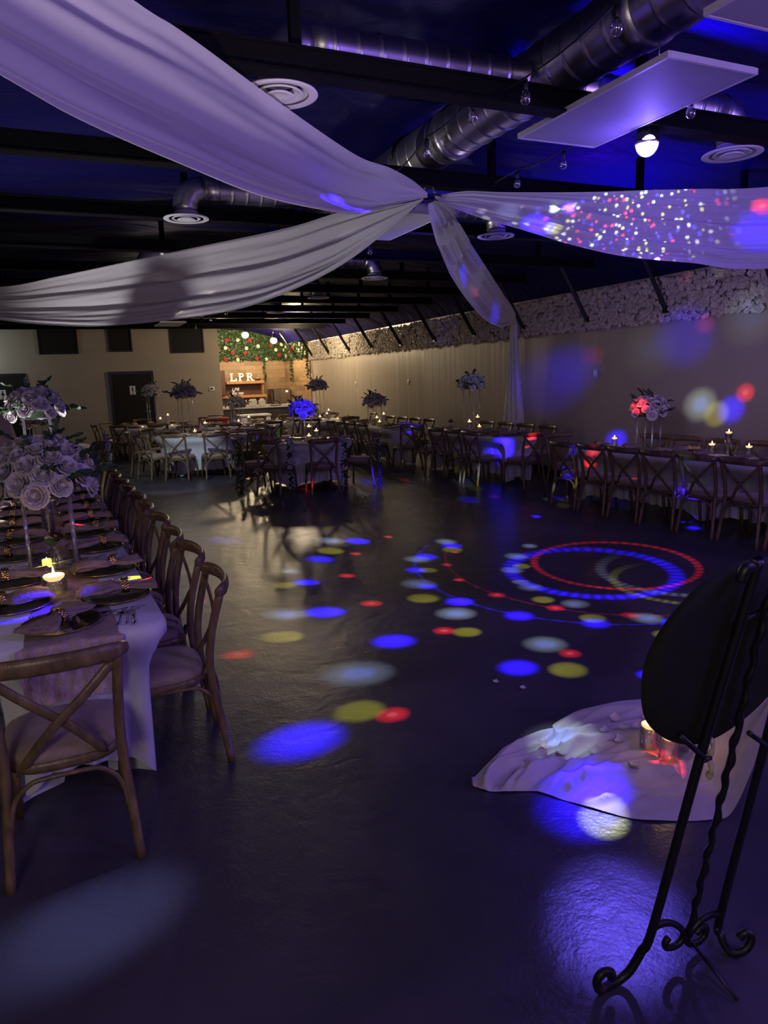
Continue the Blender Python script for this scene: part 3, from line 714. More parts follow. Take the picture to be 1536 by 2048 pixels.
# ------------------------------------------------------------------ flowers
def rose_mesh(nm, material, detail=True):
    """cupped petals wrapped in rings round a tight bud"""
    mb = MB(); rg = random.Random(3)
    rings = [(3,.17,.62),(4,.33,.60),(5,.54,.50),(6,.78,.34),(6,.98,.10)] if detail else [(3,.25,.6),(4,.58,.46),(6,.95,.16)]
    for q, (n, rad, top) in enumerate(rings):
        last = q == len(rings)-1
        for i in range(n):
            a = 2*PI*i/n + q*.75 + rg.uniform(-.12,.12); tl = rg.uniform(.9,1.1)
            def fn(u, v, a=a, rad=rad, top=top, n=n, last=last, tl=tl):
                s = (u-.5)*2
                half = (PI/n*1.28)*(.45+.6*math.sin(PI*min(1,.12+.80*v)))*(1 if v < .95 else .8)
                aa = a + s*half
                r = .16 + (rad-.10)*math.sin(min(1, v*1.15)*PI/2)**.8 + (.10*max(0, v-.7)/.3 if rad > .5 else 0) + .035*s*s*v
                z = -.42 + (top*tl+.42)*math.sin(v*PI/2*.98)**1.2 - .10*s*s*v - (.10*max(0,v-.75)/.25 if last else 0)
                return (r*math.cos(aa), r*math.sin(aa), z)
            mb.grid(fn, 4 if detail else 3, 4 if detail else 3)
    mb.lathe([(.001,-.4),(.35,-.36),(.5,-.1),(.25,.35),(.10,.52),(.001,.55)], 8)
    return mb.mesh(nm, material)
ROSE = rose_mesh('rose_bloom', M['rose']); ROSEF = rose_mesh('rose_bloom_small', M['rose'], False)
def leaf_into(mb, p, d, L, w, rg):
    d = Vector(d).normalized(); p = Vector(p); s = d.cross(Vector((rg.uniform(-1,1), rg.uniform(-1,1), rg.uniform(.2,1)))).normalized(); n = s.cross(d)
    q = [p, p+d*L*.3+s*w*.42+n*L*.05, p+d*L*.7+s*w*.38+n*L*.03, p+d*L, p+d*L*.7-s*w*.38+n*L*.03, p+d*L*.3-s*w*.42+n*L*.05, p+d*L*.5-n*L*.03]
    mb.add(q, [(0,1,6),(1,2,6),(2,3,6),(3,4,6),(4,5,6),(5,0,6)])
def sprig_mesh(seed, nleaf=7, L=.10, leaf=.042):
    rg = random.Random(seed); mb = MB()
    st = spline([(0,0,0),(0,L*.3,L*.25),(0,L*.7,L*.35),(0,L,L*.3)], 8); mb.tube(st, .0022, 5)
    for i in range(nleaf):
        p = st[min(8, 2+int(i*6/nleaf))]; s = 1 if i % 2 else -1
        leaf_into(mb, p, (s*rg.uniform(.5,1), rg.uniform(.3,.9), rg.uniform(-.2,.6)), leaf*rg.uniform(.8,1.2), leaf*.72, rg)
    leaf_into(mb, st[-1], (0,1,.2), leaf, leaf*.6, rg)
    return mb.mesh('leaf_sprig', M['leaf'])
SPR = [sprig_mesh(s) for s in (1,2,3,4)]
def centerpiece_tpl(colh, R, H, nrose, rr, seed, half=.125, rose=None, nsp=14):
    """four clear columns under a dome of roses; local z = 0 at the table top"""
    rg = random.Random(seed); T = []
    cm = MB().tube([(0,0,0),(0,0,colh)], .0105, 12).mesh('column', M['acryl'])
    for sx in (-1, 1):
        for sy in (-1, 1): T.append(('column', cm, Tr(sx*half, sy*half, 0)))
    T.append(('base_plate', MB().rbox((0,0,.004), (half*2.16, half*2.16, .008), .003).mesh('base_plate', M['acryl']), None))
    T.append(('top_plate', MB().rbox((0,0,colh+.004), (half*2.4, half*2.4, .008), .003).mesh('top_plate', M['acryl']), None))
    T.append(('moss_core', MB().lathe([(.001,colh+.008),(R*.56,colh+.012),(R*.70,colh+H*.25),(R*.62,colh+H*.6),(R*.25,colh+H*.82),(.001,colh+H*.85)], 20).mesh('moss_core', M['leaf']), None))
    GA = PI*(3-math.sqrt(5))
    for i in range(nrose):
        f = (i+.5)/nrose
        el = (1-f)**1.0; a = i*GA                       # el: 0 at the rim .. 1 at the crown
        ang = el*PI/2*.98; rad = R*math.cos(ang)**.75; z = colh + .03 + (H-.03)*math.sin(ang)
        n = Vector((math.cos(a)*math.cos(ang), math.sin(a)*math.cos(ang), math.sin(ang)+.12)).normalized()
        s = rr*rg.uniform(.82,1.18)
        Q = n.to_track_quat('Z','Y').to_matrix().to_4x4()
        T.append(('rose', rose or ROSE, Tr(rad*math.cos(a)*rg.uniform(.93,1.04), rad*math.sin(a)*rg.uniform(.93,1.04), z) @ Q @ Rz(rg.random()*6) @ Matrix.Scale(s, 4)))
    for i in range(nsp):
        a = rg.random()*6.28; ang = rg.uniform(-.05,1.35); rad = R*math.cos(ang)*.92; z = colh+.03+(H-.03)*math.sin(ang)
        T.append(('leaf_sprig', SPR[i % 4], Tr(rad*math.cos(a), rad*math.sin(a), z) @ Rz(a-PI/2+rg.uniform(-.9,.9)) @ Rx(ang*.6+rg.uniform(-.4,.2)) @ Matrix.Scale(rg.uniform(.7,1.3)*(1.5 if ang < .3 else 1), 4)))
    return T
CP_NEAR = centerpiece_tpl(.405, .255, .30, 50, .064, 4, .12, nsp=22)
CP_TALL = centerpiece_tpl(.74, .235, .25, 34, .06, 7, .105)
CP_SHORT = centerpiece_tpl(.40, .235, .25, 34, .06, 9, .105)
# ------------------------------------------------------------------ candles
def vase_tpl(r, h, wl):
    g = MB().lathe([(.001,.002),(r,.002),(r,h),(r-.003,h),(r-.003,.008),(.001,.008)], 28).mesh('glass_cylinder', M['glass'])
    w = MB().lathe([(.001,.010),(r-.004,.010),(r-.004,wl),(.001,wl)], 24).mesh('water', M['water'])
    return [('glass_cylinder', g, None), ('water', w, None)]
def candle_tpl(r):
    k = r/.036
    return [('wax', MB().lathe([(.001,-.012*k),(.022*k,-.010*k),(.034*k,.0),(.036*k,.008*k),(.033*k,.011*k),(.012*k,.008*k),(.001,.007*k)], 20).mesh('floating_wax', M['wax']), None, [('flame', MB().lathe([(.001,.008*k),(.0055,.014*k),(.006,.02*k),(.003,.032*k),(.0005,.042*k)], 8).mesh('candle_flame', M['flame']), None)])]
VT = {'h': (vase_tpl(.045,.26,.10), .114, candle_tpl(.036)), 'low': (vase_tpl(.058,.10,.066), .085, candle_tpl(.05)), 's': (vase_tpl(.042,.13,.095), .109, candle_tpl(.036)), 'm': (vase_tpl(.042,.20,.165), .179, candle_tpl(.036)), 't': (vase_tpl(.042,.27,.235), .249, candle_tpl(.036))}
CL = []
def candle(kind, x, y, z, lab, grp, light=0.0):
    v, zz, c = VT[kind]
    spawn(v, 'candle_vase', 'clear candle glass, ' + lab, 'vase', (x, y, z), 0, grp and grp + ': vases')
    spawn(c, 'floating_candle', 'lit floating candle, ' + lab, 'candle', (x, y, z+zz), 0, grp and grp + ': candles')
    if light: CL.append((x, y, z+zz+.06, light))
VOT = [('cup', MB().lathe([(.001,.0),(.026,.0),(.03,.045),(.028,.045),(.024,.004),(.001,.004)], 16).mesh('votive_cup', M['glass']), None),
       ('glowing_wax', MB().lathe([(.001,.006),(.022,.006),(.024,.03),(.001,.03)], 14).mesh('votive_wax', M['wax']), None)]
def votive(x, y, z, lab, grp): spawn(VOT, 'votive_candle', lab, 'candle', (x, y, z), 0, grp)
# flower garland that hangs down a chair back
def garland_tpl(h, seed, nr=7):
    rg = random.Random(seed); mb = MB()
    st = spline([(0,0,h),(.02,-.04,h*.8),(-.015,-.05,h*.55),(.02,-.055,h*.3),(0,-.05,.02)], 20); mb.tube(st, .004, 5)
    for p in st:
        for _ in range(5): leaf_into(mb, p, (rg.uniform(-1,1), rg.uniform(-.9,.4), rg.uniform(-.8,.5)), rg.uniform(.045,.075), .04, rg)
    T = [('vine', mb.mesh('garland_vine', M['leaf']), None)]
    for i in range(nr):
        p = st[int(i*i/nr/nr*16)]; T.append(('rose', ROSE, Tr(p.x+rg.uniform(-.035,.035), p.y-.02, p.z+rg.uniform(-.02,.02)) @ Rx(PI/2*.8) @ Rz(rg.random()*6) @ Matrix.Scale(rg.uniform(.025,.042), 4)))
    return T
GAR = [garland_tpl(.86, s) for s in (2, 5, 8)]
GARW = garland_tpl(.95, 12, 14)
BUDV = [('bottle', MB().lathe([(.001,.0),(.028,.0),(.032,.01),(.032,.06),(.02,.085),(.014,.10),(.014,.125),(.017,.13)], 16).mesh('bud_bottle', M['glass']), None)]
rgb = random.Random(8); bl = MB(); bl.tube([(0,0,.02),(.0,.01,.12),(-.012,.0,.17)], .0025, 5)
for (a, zz) in [(0.3,.14),(1.4,.15),(2.6,.135),(3.9,.15),(5.2,.145)]: leaf_into(bl, (-.004,0,zz), (math.cos(a), math.sin(a), .35), .065, .05, rgb)
BUDF = [('stem_and_leaves', bl.mesh('bud_leaves', M['leafbar']), None), ('bloom', rose_mesh('burgundy_bloom', M['roseburg']), Tr(-.012,0,.185) @ Rx(.4) @ Matrix.Scale(.035,4), None, 'dark burgundy rose'), ('bloom', ROSE, Tr(.035,-.02,.16) @ Rx(.7) @ Matrix.Scale(.03,4), None, 'small white rose')]
# ------------------------------------------------------------------ long near table (left)
def LX(y, t=0.0): return -.06 - .034*(y-3.05) + t
cloth_rect(LX(6.22), 6.22, .78, 6.36, .034, 'long white tablecloth on the near left table', hem=.13, waves=9, seed=2, push=.215)
for y, lab in [(4.1,'dark folding table under the long near white cloth, camera end'),(6.2,'dark folding table under the long near white cloth, middle'),(8.3,'dark folding table under the long near white cloth, far end')]:
    folding_table(LX(y), y, .74, 1.95, .034, lab)
def runner(u, v):
    s = u*7.0; q = v-.5
    w = .30 + .05*math.sin(s*2.1) + .03*math.sin(s*5.3)
    x = q*w + .02*math.sin(s*1.7)
    ed = math.exp(-(q*w/.055)**4); bz = .0015 + ed*(.007*abs(math.sin(q*30 + 2*math.sin(s*3))) + .006*math.sin(s*14+q*9)**2)
    if s < .25:                                 # falls over the near end
        h = .25-s; return (LX(3.03, -.02 + x*1.15), 3.035 - .012 - .015*abs(math.sin(q*22+h*5)) , TZ+.012-h)
    y = 3.03 + (s-.25); return (LX(y, x-.01), y, SP+bz)
o = MB().grid(runner, 320, 26).build('table_runner', M['gauze']); tag(o, 'crinkled blush gauze runner along the near left table and over its end', 'table runner')
ordn = ['first','second','third','fourth','fifth','sixth','seventh','eighth','ninth','tenth','eleventh','twelfth']
chair(-.125, 2.875, 0, 'cross-back wooden chair at the long left table\'s near end, seen from behind', 'chairs at the long near table')
for k in range(11):
    y = 3.37+.55*k + (.02 if k % 3 == 1 else -.01)
    chair(LX(y, .36)+(.012 if k % 2 else 0), y, 90+(3 if k % 2 else -2), 'wooden cross-back chair on the long left table\'s aisle side, %s from its near end' % ordn[k], 'chairs at the long near table')
G = 'place settings on the long near table'
for k, y in enumerate([3.57,4.12,4.74,5.26,5.75,6.23,6.71,7.31,7.82,8.36,8.88]):
    lab = 'on the long left table\'s aisle side, %s from the near end' % ordn[k]
    setting(LX(y, .222), y, rnd.uniform(-.12,.18), lab, G, seed=k)
    if k < 7:
        e = rnd.uniform(-.08,.08)
        for nm, tp, dy, dx in (('dinner_fork', FORK, .205, .0), ('table_knife', KNIFE, -.205, .01), ('dinner_spoon', SPOON, -.235, .0)):
            spawn(tp, nm, 'silver %s %s' % (nm.split('_')[1], lab), nm.split('_')[1], (LX(y+dy, .21+dx), y+dy, SP+.001), PI+.034+e, G + ': cutlery')
for k, y in enumerate([3.64,4.12,4.74,5.26,5.75,6.23,6.71,7.31,7.82]):
    lab = 'on the long left table\'s wall side, %s from the near end' % ordn[k]
    setting(LX(y, -.222), y, PI+rnd.uniform(-.2,.12), lab, G, seed=k+1)
    if k < 4:
        for nm, tp, dy in (('dinner_fork', FORK, -.2), ('table_knife', KNIFE, .2), ('dinner_spoon', SPOON, .228)):
            spawn(tp, nm, 'silver %s %s' % (nm.split('_')[1], lab), nm.split('_')[1], (LX(y+dy, -.21), y+dy, SP+.001), .034, G + ': cutlery')
lab = 'at the near end of the long left table'
setting(-.10, 3.245, -PI/2-.5, lab, G, seed=2)
for nm, tp, x, a in (('dinner_fork', FORK, .165, PI/2-.1), ('table_knife', KNIFE, .195, PI/2-.05), ('dinner_spoon', SPOON, .135, PI/2-.15)):
    spawn(tp, nm, 'silver %s %s' % (nm.split('_')[1], lab), nm.split('_')[1], (x, 3.22, SP+.001), a, G + ': cutlery')
spawn(CP_NEAR, 'flower_centerpiece', 'big white rose dome on clear columns, nearest on the left table', 'centerpiece', (LX(4.43,-.03), 4.43, SP+.013), .035, 'rose centerpieces')
spawn(CP_TALL, 'flower_centerpiece', 'tall white rose centerpiece on the left table behind the nearest big one', 'centerpiece', (-.215, 7.01, SP+.013), .035, 'rose centerpieces')
candle('low', LX(3.76,-.04), 3.76, SP+.012, 'wide and low, before the nearest rose centerpiece', None, .5)
candle('t', LX(5.46,-.03), 5.46, SP+.012, 'tall, just behind the nearest rose centerpiece', None, .5)
candle('m', LX(6.2,-.06), 6.2, SP+.012, 'medium, second behind the nearest rose centerpiece', None, .4)
candle('t', LX(8.3,-.05), 8.3, SP+.012, 'tall, near the far end of the long left table', None, .3)
o = thing('led_votive', 'small glowing yellow votive block under the nearest rose centerpiece', 'candle', (LX(4.26,-.065), 4.26, SP+.012))
MB().lathe([(.001,0),(.024,0),(.0245,.07),(.021,.073),(.016,.062),(.001,.06)], 20).build('wax', M['votive'], o); MB().lathe([(.0045,.06),(.006,.07),(.001,.082)], 8).build('flame', M['flame'], o)
spawn(BUDV, 'bud_vase', 'small clear bottle under the nearest rose centerpiece', 'vase', (LX(4.30,-.012), 4.30, SP+.012))
spawn(BUDF, 'cut_flower', 'burgundy rose stem with green leaves in the small clear bottle', 'flower', (LX(4.30,-.012), 4.30, SP+.02), 2.6)
t = thing('floor_lamp', 'lamp with tan tapered shade at the left edge', 'lamp', (-.80, 9.6, 0))
MB().lathe([(.001,0),(.14,0),(.14,.015),(.02,.03),(.012,.05)], 24).build('base', M['black'], t); MB().tube([(0,0,.03),(0,0,1.40)], .011, 8).build('pole', M['black'], t)
MB().lathe([(.285,1.12),(.20,1.53),(.197,1.53),(.282,1.12)], 32).build('lamp_shade', M['tan'], t)

# ------------------------------------------------------------------ table beyond the long one (far left)
FLX, FLY = -.40, 13.7
cloth_round(FLX, FLY, .80, 'white cloth on the small far left table with flower-hung chairs', seed=4)
spawn(CP_SHORT, 'flower_centerpiece', 'short white rose centerpiece glimpsed between columns on the far left table', 'centerpiece', (-.40, 13.3, SP), .3, 'rose centerpieces')
candle('m', -.47, 13.0, SP, 'before the short far left centerpiece', None, .4)
chair_at(FLX, FLY, 1.02, -42, 'cross-back chair with a white flower garland, right of the far left table', 'garland chairs at the far left table')
chair_at(FLX, FLY, 1.02, -118, 'cross-back chair with a white flower garland, left of the far left table', 'garland chairs at the far left table')
spawn(GARW, 'flower_garland', 'white flower garland on the right chair of the far left table', 'garland', (.62, 12.78, 0), .4, 'hanging chair garlands')
spawn(GARW, 'flower_garland', 'white flower garland on the left chair of the far left table', 'garland', (-.93, 12.4, 0), -.3, 'hanging chair garlands')

# ------------------------------------------------------------------ round tables in the middle and at the back
def round_set(cx, cy, R, bears, Rc, nm, cpt=None, cpxy=None, cands=(), rot=0, seed=1, nset=8, cplab='', votives=()):
    cloth_round(cx, cy, R, 'white cloth on the round table ' + nm, seed=seed)
    for a, w in bears: chair_at(cx, cy, Rc, a, 'cross-back chair at the round table %s, %s' % (nm, w), 'chairs at the round table ' + nm)
    keep = [(c[1], c[2], .275) for c in cands] + [(v[0], v[1], .235) for v in votives] + ([(cpxy[0], cpxy[1], .37)] if cpt else [])
    for k in range(nset):
        a = 2*PI*k/nset + rot; x, y = cx+(R-.20)*math.cos(a), cy+(R-.20)*math.sin(a)
        w = ['right rim','far right rim','far rim','far left rim','left rim','near left rim','near rim','near right rim'][int(((a % (2*PI))/(2*PI)*8+.5)) % 8]
        if any(math.hypot(x-q[0], y-q[1]) < q[2] for q in keep): continue
        setting(x, y, a+rnd.uniform(-.2,.2), 'at the round table %s, %s' % (nm, w), 'place settings at the round table ' + nm, seed=k)
    if cpt: spawn(cpt, 'flower_centerpiece', cplab, 'centerpiece', (cpxy[0], cpxy[1], SP), rot+.15, 'rose centerpieces')
    for (kd, x, y, w) in cands: candle(kd, x, y, SP, w + ', on the round table ' + nm, 'candles at the round table ' + nm, .35)
    for i, (x, y, w) in enumerate(votives): votive(x, y, SP, 'small glowing votive on the round table %s, %s' % (nm, w), 'votives at the round table ' + nm)
# lit by the white beam, back left
round_set(2.50, 14.48, .92, [(-152,'leftmost'),(-121,'second from the left'),(-90,'third from the left'),(-55,'nearest on its right'),(-18,'at its right'),(18,'far right'),(92,'behind it in the middle'),(132,'behind it on the left'),(170,'far left')], 1.12,
    'lit white', CP_TALL, (2.19, 14.30), [('t',2.50,14.05,'tall, right of the columns'),('s',2.28,13.98,'short, before the columns')], seed=6, cplab='tall white rose centerpiece on the white-lit round table, beside the restroom door',
    votives=[(2.0,13.85,'near left'),(2.75,13.95,'near right'),(1.95,14.5,'left'),(2.7,14.5,'right')])
round_set(2.05, 18.7, .92, [(-168,'leftmost, against the dark door'),(-130,'near left'),(-92,'nearest'),(20,'right'),(95,'far middle'),(140,'far left')], 1.14,
    'before the black restroom door', CP_TALL, (2.09, 18.9), [('m',2.2,18.45,'short'),('t',2.42,18.7,'tall')], seed=7, cplab='tall white rose centerpiece right in front of the black restroom door',
    votives=[(1.75,18.3,'near left'),(2.45,18.3,'near right')])
round_set(3.87, 17.0, .92, [(-160,'near left'),(-112,'nearest left'),(-72,'nearest right'),(-36,'right'),(60,'far middle'),(110,'far left')], 1.14,
    'before the bar shelves', CP_SHORT, (3.80, 17.05), [('m',4.02,16.8,'medium'),('s',3.75,16.7,'short')], seed=8, cplab='short white rose centerpiece in front of the bar shelves',
    votives=[(4.3,16.6,'near right'),(3.5,16.5,'near left')])
round_set(5.86, 17.0, .92, [(-118,'near left'),(-78,'nearest'),(-5,'right'),(60,'far right'),(110,'far left')], 1.14,
    'near the far right wall', CP_TALL, (5.84, 17.0), [('t',6.0,16.7,'tall'),('s',5.75,16.65,'short'),('m',5.88,16.5,'medium')], seed=9, cplab='tall slim rose centerpiece against the bright far right wall',
    votives=[(6.3,16.9,'right'),(5.5,16.5,'near left'),(6.45,17.3,'far right')])
# the small round head table with garlands
CX, CY = 3.71, 11.46
round_set(CX, CY, .76, [(180,'at its left side'),(-140,'near left, hung with a garland'),(-96,'near right, seen from behind'),(-38,'right, hung with a garland'),(60,'behind it on the right'),(118,'behind it on the left')], .93,
    'with the blue-lit roses', CP_SHORT, (3.66, 11.50), [('t',3.70,11.30,'tall'),('m',3.79,11.2,'medium'),('s',3.64,11.14,'short')], seed=3, nset=6, cplab='rose centerpiece glowing deep blue on the small round table',
    votives=[(3.3,11.3,'left'),(4.1,11.5,'right')], rot=.5)
for x, y, r, i, lab in [(3.12,10.55,-.5,0,'dark leafy garland on the near left chair of the blue-lit table'),(3.88,10.28,.1,1,'dark leafy garland on the near right chair of the blue-lit table'),(4.58,10.62,.8,2,'dark leafy garland on the right chair of the blue-lit table'),(2.52,11.2,-1.3,1,'dark leafy garland on the left chair of the blue-lit table')]:
    spawn(GAR[i], 'flower_garland', lab, 'garland', (x, y, 0), r, 'hanging chair garlands')

# ------------------------------------------------------------------ long tables along the right wall
def wall_table(xc, y0, y1, w, rot, nm, seed, left, right, ends, keep=(), settings=True, flare=-.10):
    cy = (y0+y1)/2
    cloth_rect(xc, cy, w, y1-y0, rot, 'white cloth on the long table, ' + nm.replace('of the ','the '), hem=.09, waves=8, seed=seed, flare=flare, push=.20)
    X = lambda y, t: xc + t - math.tan(rot)*(y-cy)
    for y, wl in left: chair(X(y,-w/2-.115), y, -90+math.degrees(rot)+rnd.uniform(-2,2), 'cross-back chair on the aisle side %s, %s' % (nm, wl), 'chairs at the long table ' + nm)
    for y, wl in right: chair(X(y,w/2+.16), y, 90+math.degrees(rot)+rnd.uniform(-2,2), 'cross-back chair on the wall side %s, %s' % (nm, wl), 'chairs at the long table ' + nm)
    for x, y, a, wl in ends: chair(x, y, a, 'cross-back wooden chair %s, %s' % (nm, wl), 'chairs at the long table ' + nm)
    if settings:
        ok = lambda y, t: all(math.hypot(X(y,t)-q[0], y-q[1]) > q[2] for q in keep)
        for k, (y, wl) in enumerate(left):
            if ok(y, -w/2+.19): setting(X(y,-w/2+.19), y, PI+rnd.uniform(-.2,.2), 'on the aisle side %s, %s' % (nm, wl), 'place settings at the long table ' + nm, seed=k)
        for k, (y, wl) in enumerate(right):
            if ok(y, w/2-.19): setting(X(y,w/2-.19), y, rnd.uniform(-.2,.2), 'on the wall side %s, %s' % (nm, wl), 'place settings at the long table ' + nm, seed=k+2)
    return X
# nearest right table
nm = 'of the nearest right-wall table'
X3 = wall_table(6.640, 3.85, 7.80, .70, .070, nm, 21,
    [(7.37,'farthest'),(6.87,'second from far end'),(6.375,'third from far end'),(5.88,'fourth from far end'),(5.37,'fifth from far end'),(4.87,'sixth from far end'),(4.36,'nearest')],
    [(7.30,'farthest'),(6.80,'second from far end'),(6.28,'third from far end'),(5.72,'fourth from far end'),(5.15,'fifth from far end'),(4.6,'nearest')],
    [(6.52,8.11,180,'alone at its far end')], [(6.83,6.95,.34),(6.9,6.02,.22),(7.0,5.88,.22),(6.97,5.58,.22),(6.66,7.38,.22)])
spawn(CP_SHORT, 'flower_centerpiece', 'lavender-lit rose centerpiece on the long near right table', 'centerpiece', (6.83, 6.95, SP), .3, 'rose centerpieces')
candle('s', 6.90, 6.02, SP, 'left of three on the near right table', None, .35); candle('t', 7.0, 5.88, SP, 'tallest of three on the near right table', None, .35); candle('s', 6.97, 5.58, SP, 'right of three on the near right table', None, .35)
candle('s', 6.66, 7.38, SP, 'left of the lavender centerpiece on the near right table', None, .3)
# middle right table
nm = 'of the pink-lit rose table'
wall_table(6.58, 9.42, 12.0, .72, .03, nm, 22, [(9.77,'nearest'),(10.30,'second'),(10.85,'third'),(11.5,'farthest')], [(9.8,'nearest'),(10.4,'second'),(11.0,'third'),(11.6,'farthest')],
    [(6.40,9.10,8,'at its near end, lit red')], [(6.83,11.3,.34),(6.6,11.0,.22),(6.8,11.05,.22),(6.62,10.7,.22)])
spawn(CP_TALL, 'flower_centerpiece', 'tall pink-lit rose centerpiece on clear columns near the right wall', 'centerpiece', (6.83, 11.3, SP), .5, 'rose centerpieces')
candle('m', 6.60, 11.0, SP, 'medium, under the pink-lit roses', None, .35); candle('t', 6.80, 11.05, SP, 'tallest, under the pink-lit roses', None, .35); candle('s', 6.62, 10.7, SP, 'short, under the pink-lit roses', None, .3)
votive(6.75, 10.3, SP, 'small glowing votive nearest on the table under the pink-lit roses', None)
votive(6.62, 10.5, SP, 'small glowing votive just before the candles under the pink-lit roses', None)
spawn(BUDV, 'bud_vase', 'small clear bottle on the table under the pink-lit roses', 'vase', (6.45, 11.4, SP)); spawn(BUDF, 'cut_flower', 'dark rose stem in the bottle on the table under the pink-lit roses', 'flower', (6.45, 11.4, SP+.01), 1.0)
# far right table
nm = 'of the third right-wall table'
wall_table(6.122, 12.70, 15.3, .72, .03, nm, 23, [(13.13,'nearest'),(13.68,'second'),(14.2,'third'),(14.8,'farthest')], [(13.2,'nearest'),(13.8,'second'),(14.4,'third'),(15.0,'farthest')],
    [(6.0,12.36,-5,'at its near end, lit blue')], [(6.06,13.9,.34),(5.95,13.5,.22),(6.0,13.75,.22),(6.14,13.7,.22)])
spawn(CP_SHORT, 'flower_centerpiece', 'short dark-leaved rose centerpiece on the third table along the right wall', 'centerpiece', (6.06, 13.98, SP), .2, 'rose centerpieces')
candle('s', 5.95, 13.5, SP, 'short, under the short roses third along the right wall', None, .3); candle('m', 6.0, 13.75, SP, 'medium, under the short roses third along the right wall', None, .3); candle('t', 6.14, 13.7, SP, 'tall, under the short roses third along the right wall', None, .3)

# ------------------------------------------------------------------ bar
t = thing('bar_counter', 'long dark stone bar counter with pale top at the back', 'counter', (6.05, 22.75, 0))
MB().rbox((0,0,.46), (2.94,.5,.90), .01).build('front_panel', M['slate'], t, False); MB().rbox((0,-.02,.935), (3.02,.62,.05), .012).build('countertop', M['ctop'], t, False)
t = thing('back_counter', 'low dark cabinet run against the wood plank bar wall', 'cabinet', (6.09, 25.5, 0))
MB().rbox((0,0,.44), (3.06,.66,.88), .01).build('carcass', M['wdark'], t, False); MB().rbox((0,-.01,.905), (3.1,.69,.05), .01).build('countertop', M['ctop'], t, False)
for i in range(4):
    dr = MB().rbox((-1.14+.76*i,-.345,.45), (.72,.03,.74), .006).build('cabinet_door', M['wdark'], t, False); MB().rbox((-1.14+.76*i+.3,-.37,.62), (.015,.02,.12), .004).build('handle', M['steel'], dr, False)
t = thing('wall_shelf', 'thick orange wood shelf carrying the LPR letters', 'shelf', (6.09, 25.72, 1.73)); MB().rbox((0,0,0), (1.38,.32,.10), .008).build('board', M['wshelf'], t, False)
MB().rbox((0,.14,-.055), (1.2,.02,.01), .002).build('cleat', M['wshelf'], t, False)
t = thing('wall_shelf', 'thick orange wood shelf under the script sign', 'shelf', (6.04, 25.72, 1.24)); MB().rbox((0,0,0), (1.60,.32,.10), .008).build('board', M['wshelf'], t, False)
MB().rbox((.05,.145,.23), (1.30,.02,.33), .004).build('back_board', M['wdark'], t, False); MB().rbox((.68,.0,.23), (.04,.3,.34), .004).build('divider', M['wshelf'], t, False)
t = thing('wall_cabinet', 'dark brown wall cabinet at the left of the bar shelves', 'cabinet', (5.27, 25.68, 1.73))
MB().rbox((-.02,0,0), (.20,.36,.86), .006).build('carcass', M['wdark'], t, False); MB().rbox((-.02,-.21,0), (.195,.02,.84), .004).build('cabinet_door', M['wdark'], t, False)
t = thing('shelf_box', 'dark wooden cubby under the lower bar shelf', 'cubby', (5.92, 25.7, 1.05)); MB().rbox((0,.1,0), (1.5,.03,.24), .004).build('back_board', M['wdark'], t, False); MB().rbox((.72,0,0), (.04,.3,.24), .004).build('side_panel', M['wshelf'], t, False)
def slab(ch, x, w, h):
    f = MB(); d = .05; q = .05
    def bar(x0, x1, z0, z1): f.box(((x0+x1)/2, 0, (z0+z1)/2), (x1-x0, d, z1-z0))
    bar(.03,.03+q,0,h)
    bar(0,.11,h-.03,h)
    if ch == 'L': bar(0,w,0,.045); bar(w-.04,w,.045,.10)
    else:
        bar(0,.11,0,.03)
        r = h*.27; cz = h-r
        f.tube([(.03+q*.5,0,h-.022),(w*.5,0,h-.022)] + [(w*.5+(r-.022)*math.sin(a)*1.0, 0, cz+(r-.022)*math.cos(a)) for a in [PI*i/10 for i in range(1,10)]] + [(w*.5,0,h-2*r+.022),(.03+q*.5,0,h-2*r+.022)], (.025,.022), 8, up=(0,1,0))
        if ch == 'R':
            f.tube([(w*.42,0,h-2*r+.02),(w*.80,0,.03)], (.025,.026), 8, up=(0,1,0)); bar(w*.66,w+.01,0,.03)
    t = thing('marquee_letter', 'glowing white marquee letter %s on the upper bar shelf' % ch, 'letter', (x, 25.66, 1.782))
    f.build('letter_face', M['letter'], t, False)
slab('L', 5.56, .24, .28); slab('P', 5.86, .24, .28); slab('R', 6.15, .27, .28)
t = thing('shelf_dish', 'small brown dish at the right end of the lettered shelf', 'dish', (6.56, 25.66, 1.782)); MB().lathe([(.001,0),(.06,0),(.10,.05),(.105,.08),(.095,.08),(.06,.02),(.001,.02)], 20).build('bowl', M['wdark'], t); MB().lathe([(.098,.078),(.11,.086),(.098,.092)], 20).build('rim', M['white'], t)
t = thing('script_sign', 'pale script sign reading LPR Events on the lower bar shelf', 'sign', (5.62, 25.80, 1.30))
for txt, z, s in (('LPR', .125, .165), ('Events', .0, .15)):
    cu = bpy.data.curves.new('script_text', 'FONT'); cu.body = txt; cu.size = s; cu.shear = .35; cu.extrude = .004; cu.space_character = 1.05; cu.materials.append(M['neon'])
    tmp = link('lettering_source', cu); bpy.context.view_layer.update()
    me = bpy.data.meshes.new_from_object(tmp.evaluated_get(bpy.context.evaluated_depsgraph_get())); bpy.data.objects.remove(tmp)
    if not me.materials: me.materials.append(M['neon'])
    o = link('lettering', me, t, (0, 0, z+.012)); o.rotation_euler = (PI/2, 0, 0)
MB().box((.26,.012,.006), (.56,.03,.012)).build('sign_stand', M['wdark'], t, False)
t = thing('ice_machine', 'stainless ice machine on the back counter against the plank wall', 'appliance', (7.27, 25.45, .93))
MB().rbox((0,0,.27), (.70,.55,.54), .015).build('cabinet_body', M['steel'], t, False); MB().rbox((.03,-.285,.27), (.56,.02,.50), .006).build('front_panel', M['steel'], t, False)
